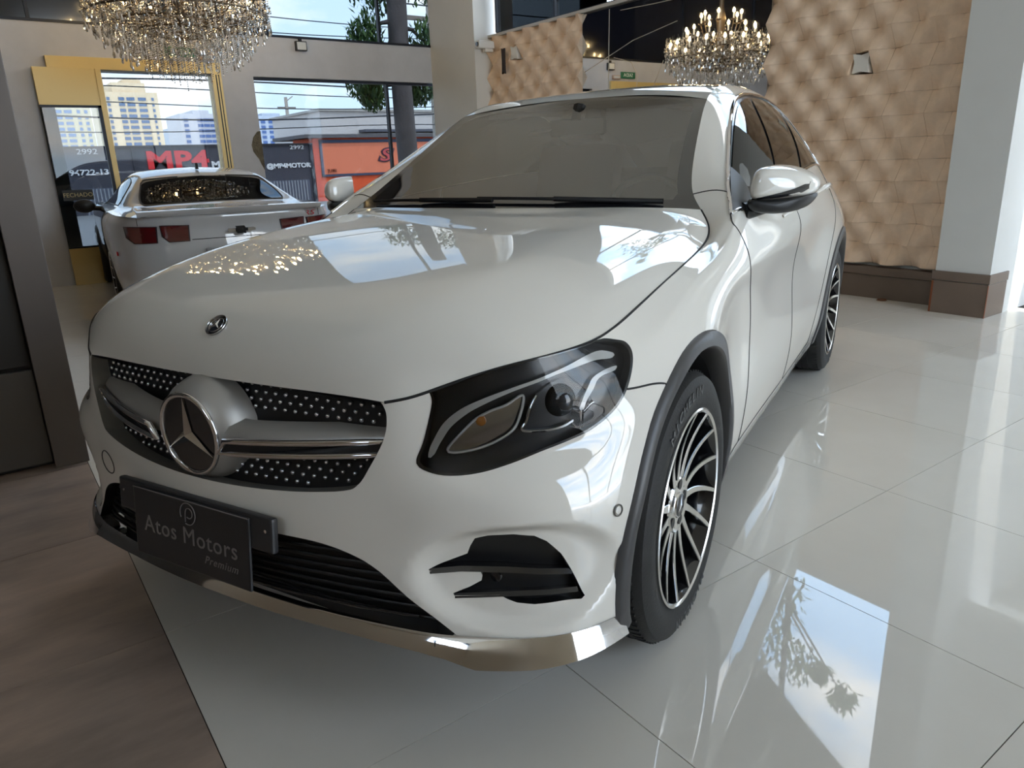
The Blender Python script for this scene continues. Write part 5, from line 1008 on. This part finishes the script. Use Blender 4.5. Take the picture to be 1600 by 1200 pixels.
# ------------------------------------------------------------------ crystal chandelier over the coupe
CX_, CY_, CRAD = -6.63, 1.12, .88
ch = tag(empty('chandelier', (CX_, CY_, 0)), 'large tiered crystal chandelier with candle bulbs hanging over the coupe', 'chandelier')
bronze = mat('aged bronze', srgb(96, 82, 66), .35, metal=.8); crys = mat('cut crystal', (.86, .80, .72), .05, metal=.55, spec=.9, coat=1)
crys_t = glass_mat('clear crystal', (.86, .83, .78), 2.1); bulbm = mat('warm bulb', (1, .8, .45), .3, emit=(1, .70, .32), emit_s=14); candm = mat('candle sleeve', srgb(225, 220, 210), .5)
MB().tube([(0, 0, 2.75), (0, 0, 5.98)], .02, 10).build('stem', bronze, ch, 60)
MB().lathe([(.0001, 5.99), (.12, 5.99), (.10, 5.93), (.03, 5.9)], 24).build('ceiling_rose', bronze, ch, 40)
MB().lathe([(.02, 2.7), (.07, 2.76), (.05, 2.9), (.10, 3.05), (.05, 3.2), (.08, 3.4), (.04, 3.55), (.02, 3.9)], 20).build('stem_baluster', bronze, ch, 60)
for r, z in ((.86, 2.80), (.64, 2.72), (.42, 2.66), (.22, 2.62)): MB().tube([(r * math.cos(a), r * math.sin(a), z) for a in np.linspace(0, 2 * PI, 56, endpoint=False)], .011, 6, True).build('ring', bronze, ch, 60)
bulb_me = MB().lathe([(.0001, -.02), (.012, -.01), (.019, .012), (.014, .035), (.004, .055), (.0001, .06)], 10).mesh('bulb', bulbm, 60)
cand_me = MB().lathe([(.012, -.12), (.012, 0), (.0001, 0)], 8).mesh('candle', candm, 60); dish_me = MB().lathe([(.008, -.13), (.045, -.115), (.05, -.105), (.012, -.118)], 12).mesh('drip_tray', bronze, 60)
for n, r, z, zr in ((18, .82, 3.02, 2.80), (12, .56, 3.24, 2.9), (8, .32, 3.46, 3.1)):
    for k in range(n):
        a = 2 * PI * (k + .3) / n; d = Vector((math.cos(a), math.sin(a), 0))
        arm = MB().tube([d * .04 + Vector((0, 0, zr + .05)), d * r * .35 + Vector((0, 0, zr - .07)), d * r * .75 + Vector((0, 0, zr - .06)), d * r + Vector((0, 0, z - .13))], .008, 6).build('arm', bronze, ch, 60)
        for me, nm in ((bulb_me, 'bulb'), (cand_me, 'candle'), (dish_me, 'drip_tray')): o = link(nm, me, arm); o.location = d * r + Vector((0, 0, z))
drop_me = MB().lathe([(.0001, .045), (.006, .035), (.012, .012), (.014, 0), (.010, -.014), (.0001, -.022)], 6).mesh('crystal_drop', crys)
drop2_me = MB().lathe([(.0001, .06), (.005, .045), (.013, .01), (.009, -.012), (.0001, -.024)], 6).mesh('crystal_drop', crys_t)
rr = np.random.default_rng(5); beads = [MB(), MB()]; nd = 0
OCT = [(1, 0, 0), (-1, 0, 0), (0, 1, 0), (0, -1, 0), (0, 0, 1), (0, 0, -1)]; OF = [(0, 2, 4), (2, 1, 4), (1, 3, 4), (3, 0, 4), (2, 0, 5), (1, 2, 5), (3, 1, 5), (0, 3, 5)]
def bead(k, p, r): beads[k].add([(p[0] + r * v[0], p[1] + r * v[1], p[2] + 1.2 * r * v[2]) for v in OCT], OF)
for ring in range(12):
    r = CRAD * (1 - ring / 12.4); n = max(4, int(2 * PI * r / .088))
    zb = 2.09 + .60 * (r / CRAD) ** 1.7; ztop_ = 2.60 + .28 * (r / CRAD)
    for k in range(n):
        a = 2 * PI * (k + .5 * (ring % 2)) / n + rr.uniform(-.03, .03); x, y = r * math.cos(a), r * math.sin(a); z0 = zb + rr.uniform(-.05, .09)
        z = ztop_ + (.25 if ring < 4 else 0)
        while z > z0 + .05: bead(int(rr.random() < .5), (x + rr.uniform(-.002, .002), y, z), rr.uniform(.0055, .0085)); z -= .021
        if nd < 290: o = link('crystal_drop', drop_me if rr.random() < .6 else drop2_me, ch); o.location = (x, y, z0); o.rotation_euler = (0, 0, rr.uniform(0, 3)); o.scale = (.95,) * 3; nd += 1
for k in range(1600):
    a = rr.uniform(0, 2 * PI); r = CRAD * math.sqrt(rr.uniform(.1, 1.08)); z = 2.62 + .28 * r / CRAD + rr.uniform(-.14, .48 * (1.25 - r)); bead(k % 2, (r * math.cos(a), r * math.sin(a), z), rr.uniform(.009, .019))
for k, m in ((0, crys), (1, crys_t)): b = beads[k].build('bead_strands', m, ch); b['kind'] = 'stuff'
# ------------------------------------------------------------------ small fittings
def floodlight(y, z, label):
    f = tag(block('floodlight', (XF, y - .075, z - .06), (XF + .06, y + .075, z + .06), mat('black lamp body', (.02, .02, .022), .5), bevel=.006), label, 'lamp', 'floodlights on the lintel')
    block('lamp_face', (XF + .06, y - .062, z - .047), (XF + .064, y + .062, z + .047), mat('frosted lamp glass', srgb(205, 205, 200), .3), f); block('bracket', (XF - .001, y - .02, z + .06), (XF + .03, y + .02, z + .1), dframe, f)
    return f
floodlight(3.06, 2.86, 'white-faced floodlight on the lintel above the street window'); floodlight(1.95, 2.84, 'white-faced floodlight on the lintel near the green exit sign')
ex = tag(block('exit_sign', (XF + .002, 1.32, 2.655), (XF + .02, 1.68, 2.765), mat('green exit board', srgb(12, 108, 74), .4), bevel=.003), 'green SAIDA exit sign on the lintel behind the chandelier', 'sign')
text_obj('SAIDA', .085, mat('exit lettering', srgb(220, 235, 225), .5), frame3((XF + .0212, 1.50, 2.71), (0, 1, 0), (0, 0, 1)), parent=ex, depth=.0006, bold=.001)
eb = tag(block('emergency_light', (XF + .002, 1.72, 2.63), (XF + .05, 1.90, 2.70), mat('beige lamp case', srgb(190, 160, 136), .5), bevel=.01), 'small beige emergency light box beside the green exit sign', 'lamp')
block('lamp_lens', (XF + .05, 1.74, 2.645), (XF + .055, 1.88, 2.685), mat('frosted lamp glass', srgb(205, 205, 200), .3), eb)
sc_ = tag(MB().box((-7.16, 5.09, 2.78), (-7.06, 5.345, 2.88)).build('security_camera', mat('white camera plastic', srgb(232, 230, 226), .4), bevel=.015), 'white security camera at the top of the relief-panel wall by the column', 'camera')
MB().lathe([(.0001, -.012), (.026, -.012), (.032, .0)], 18, 'y', Matrix.Translation((-7.11, 5.088, 2.83))).build('camera_lens', blackp, sc_, 40); block('camera_mount', (-7.14, 5.20, 2.74), (-7.08, 5.33, 2.78), white_pl, sc_)
dr = tag(MB().lathe([(.0001, .006), (.035, .006), (.045, .001)], 20, 'z', Matrix.Translation((-1.22, 5.27, 0))).build('floor_drain', mat('rusty drain', srgb(96, 74, 54), .7), None, 40), 'small rusty round floor drain below the brown skirting', 'drain')
MB().tube([(-1.22 + .034 * math.cos(a), 5.27 + .034 * math.sin(a), .006) for a in np.linspace(0, 2 * PI, 20, endpoint=False)], .004, 6, True).build('drain_rim', rust, dr)
MB().box((-.012, -.03, 0), (.012, .03, .004), Matrix.Translation((1.22, 2.98, 0))).build('tape_scrap', white_pl) if False else None
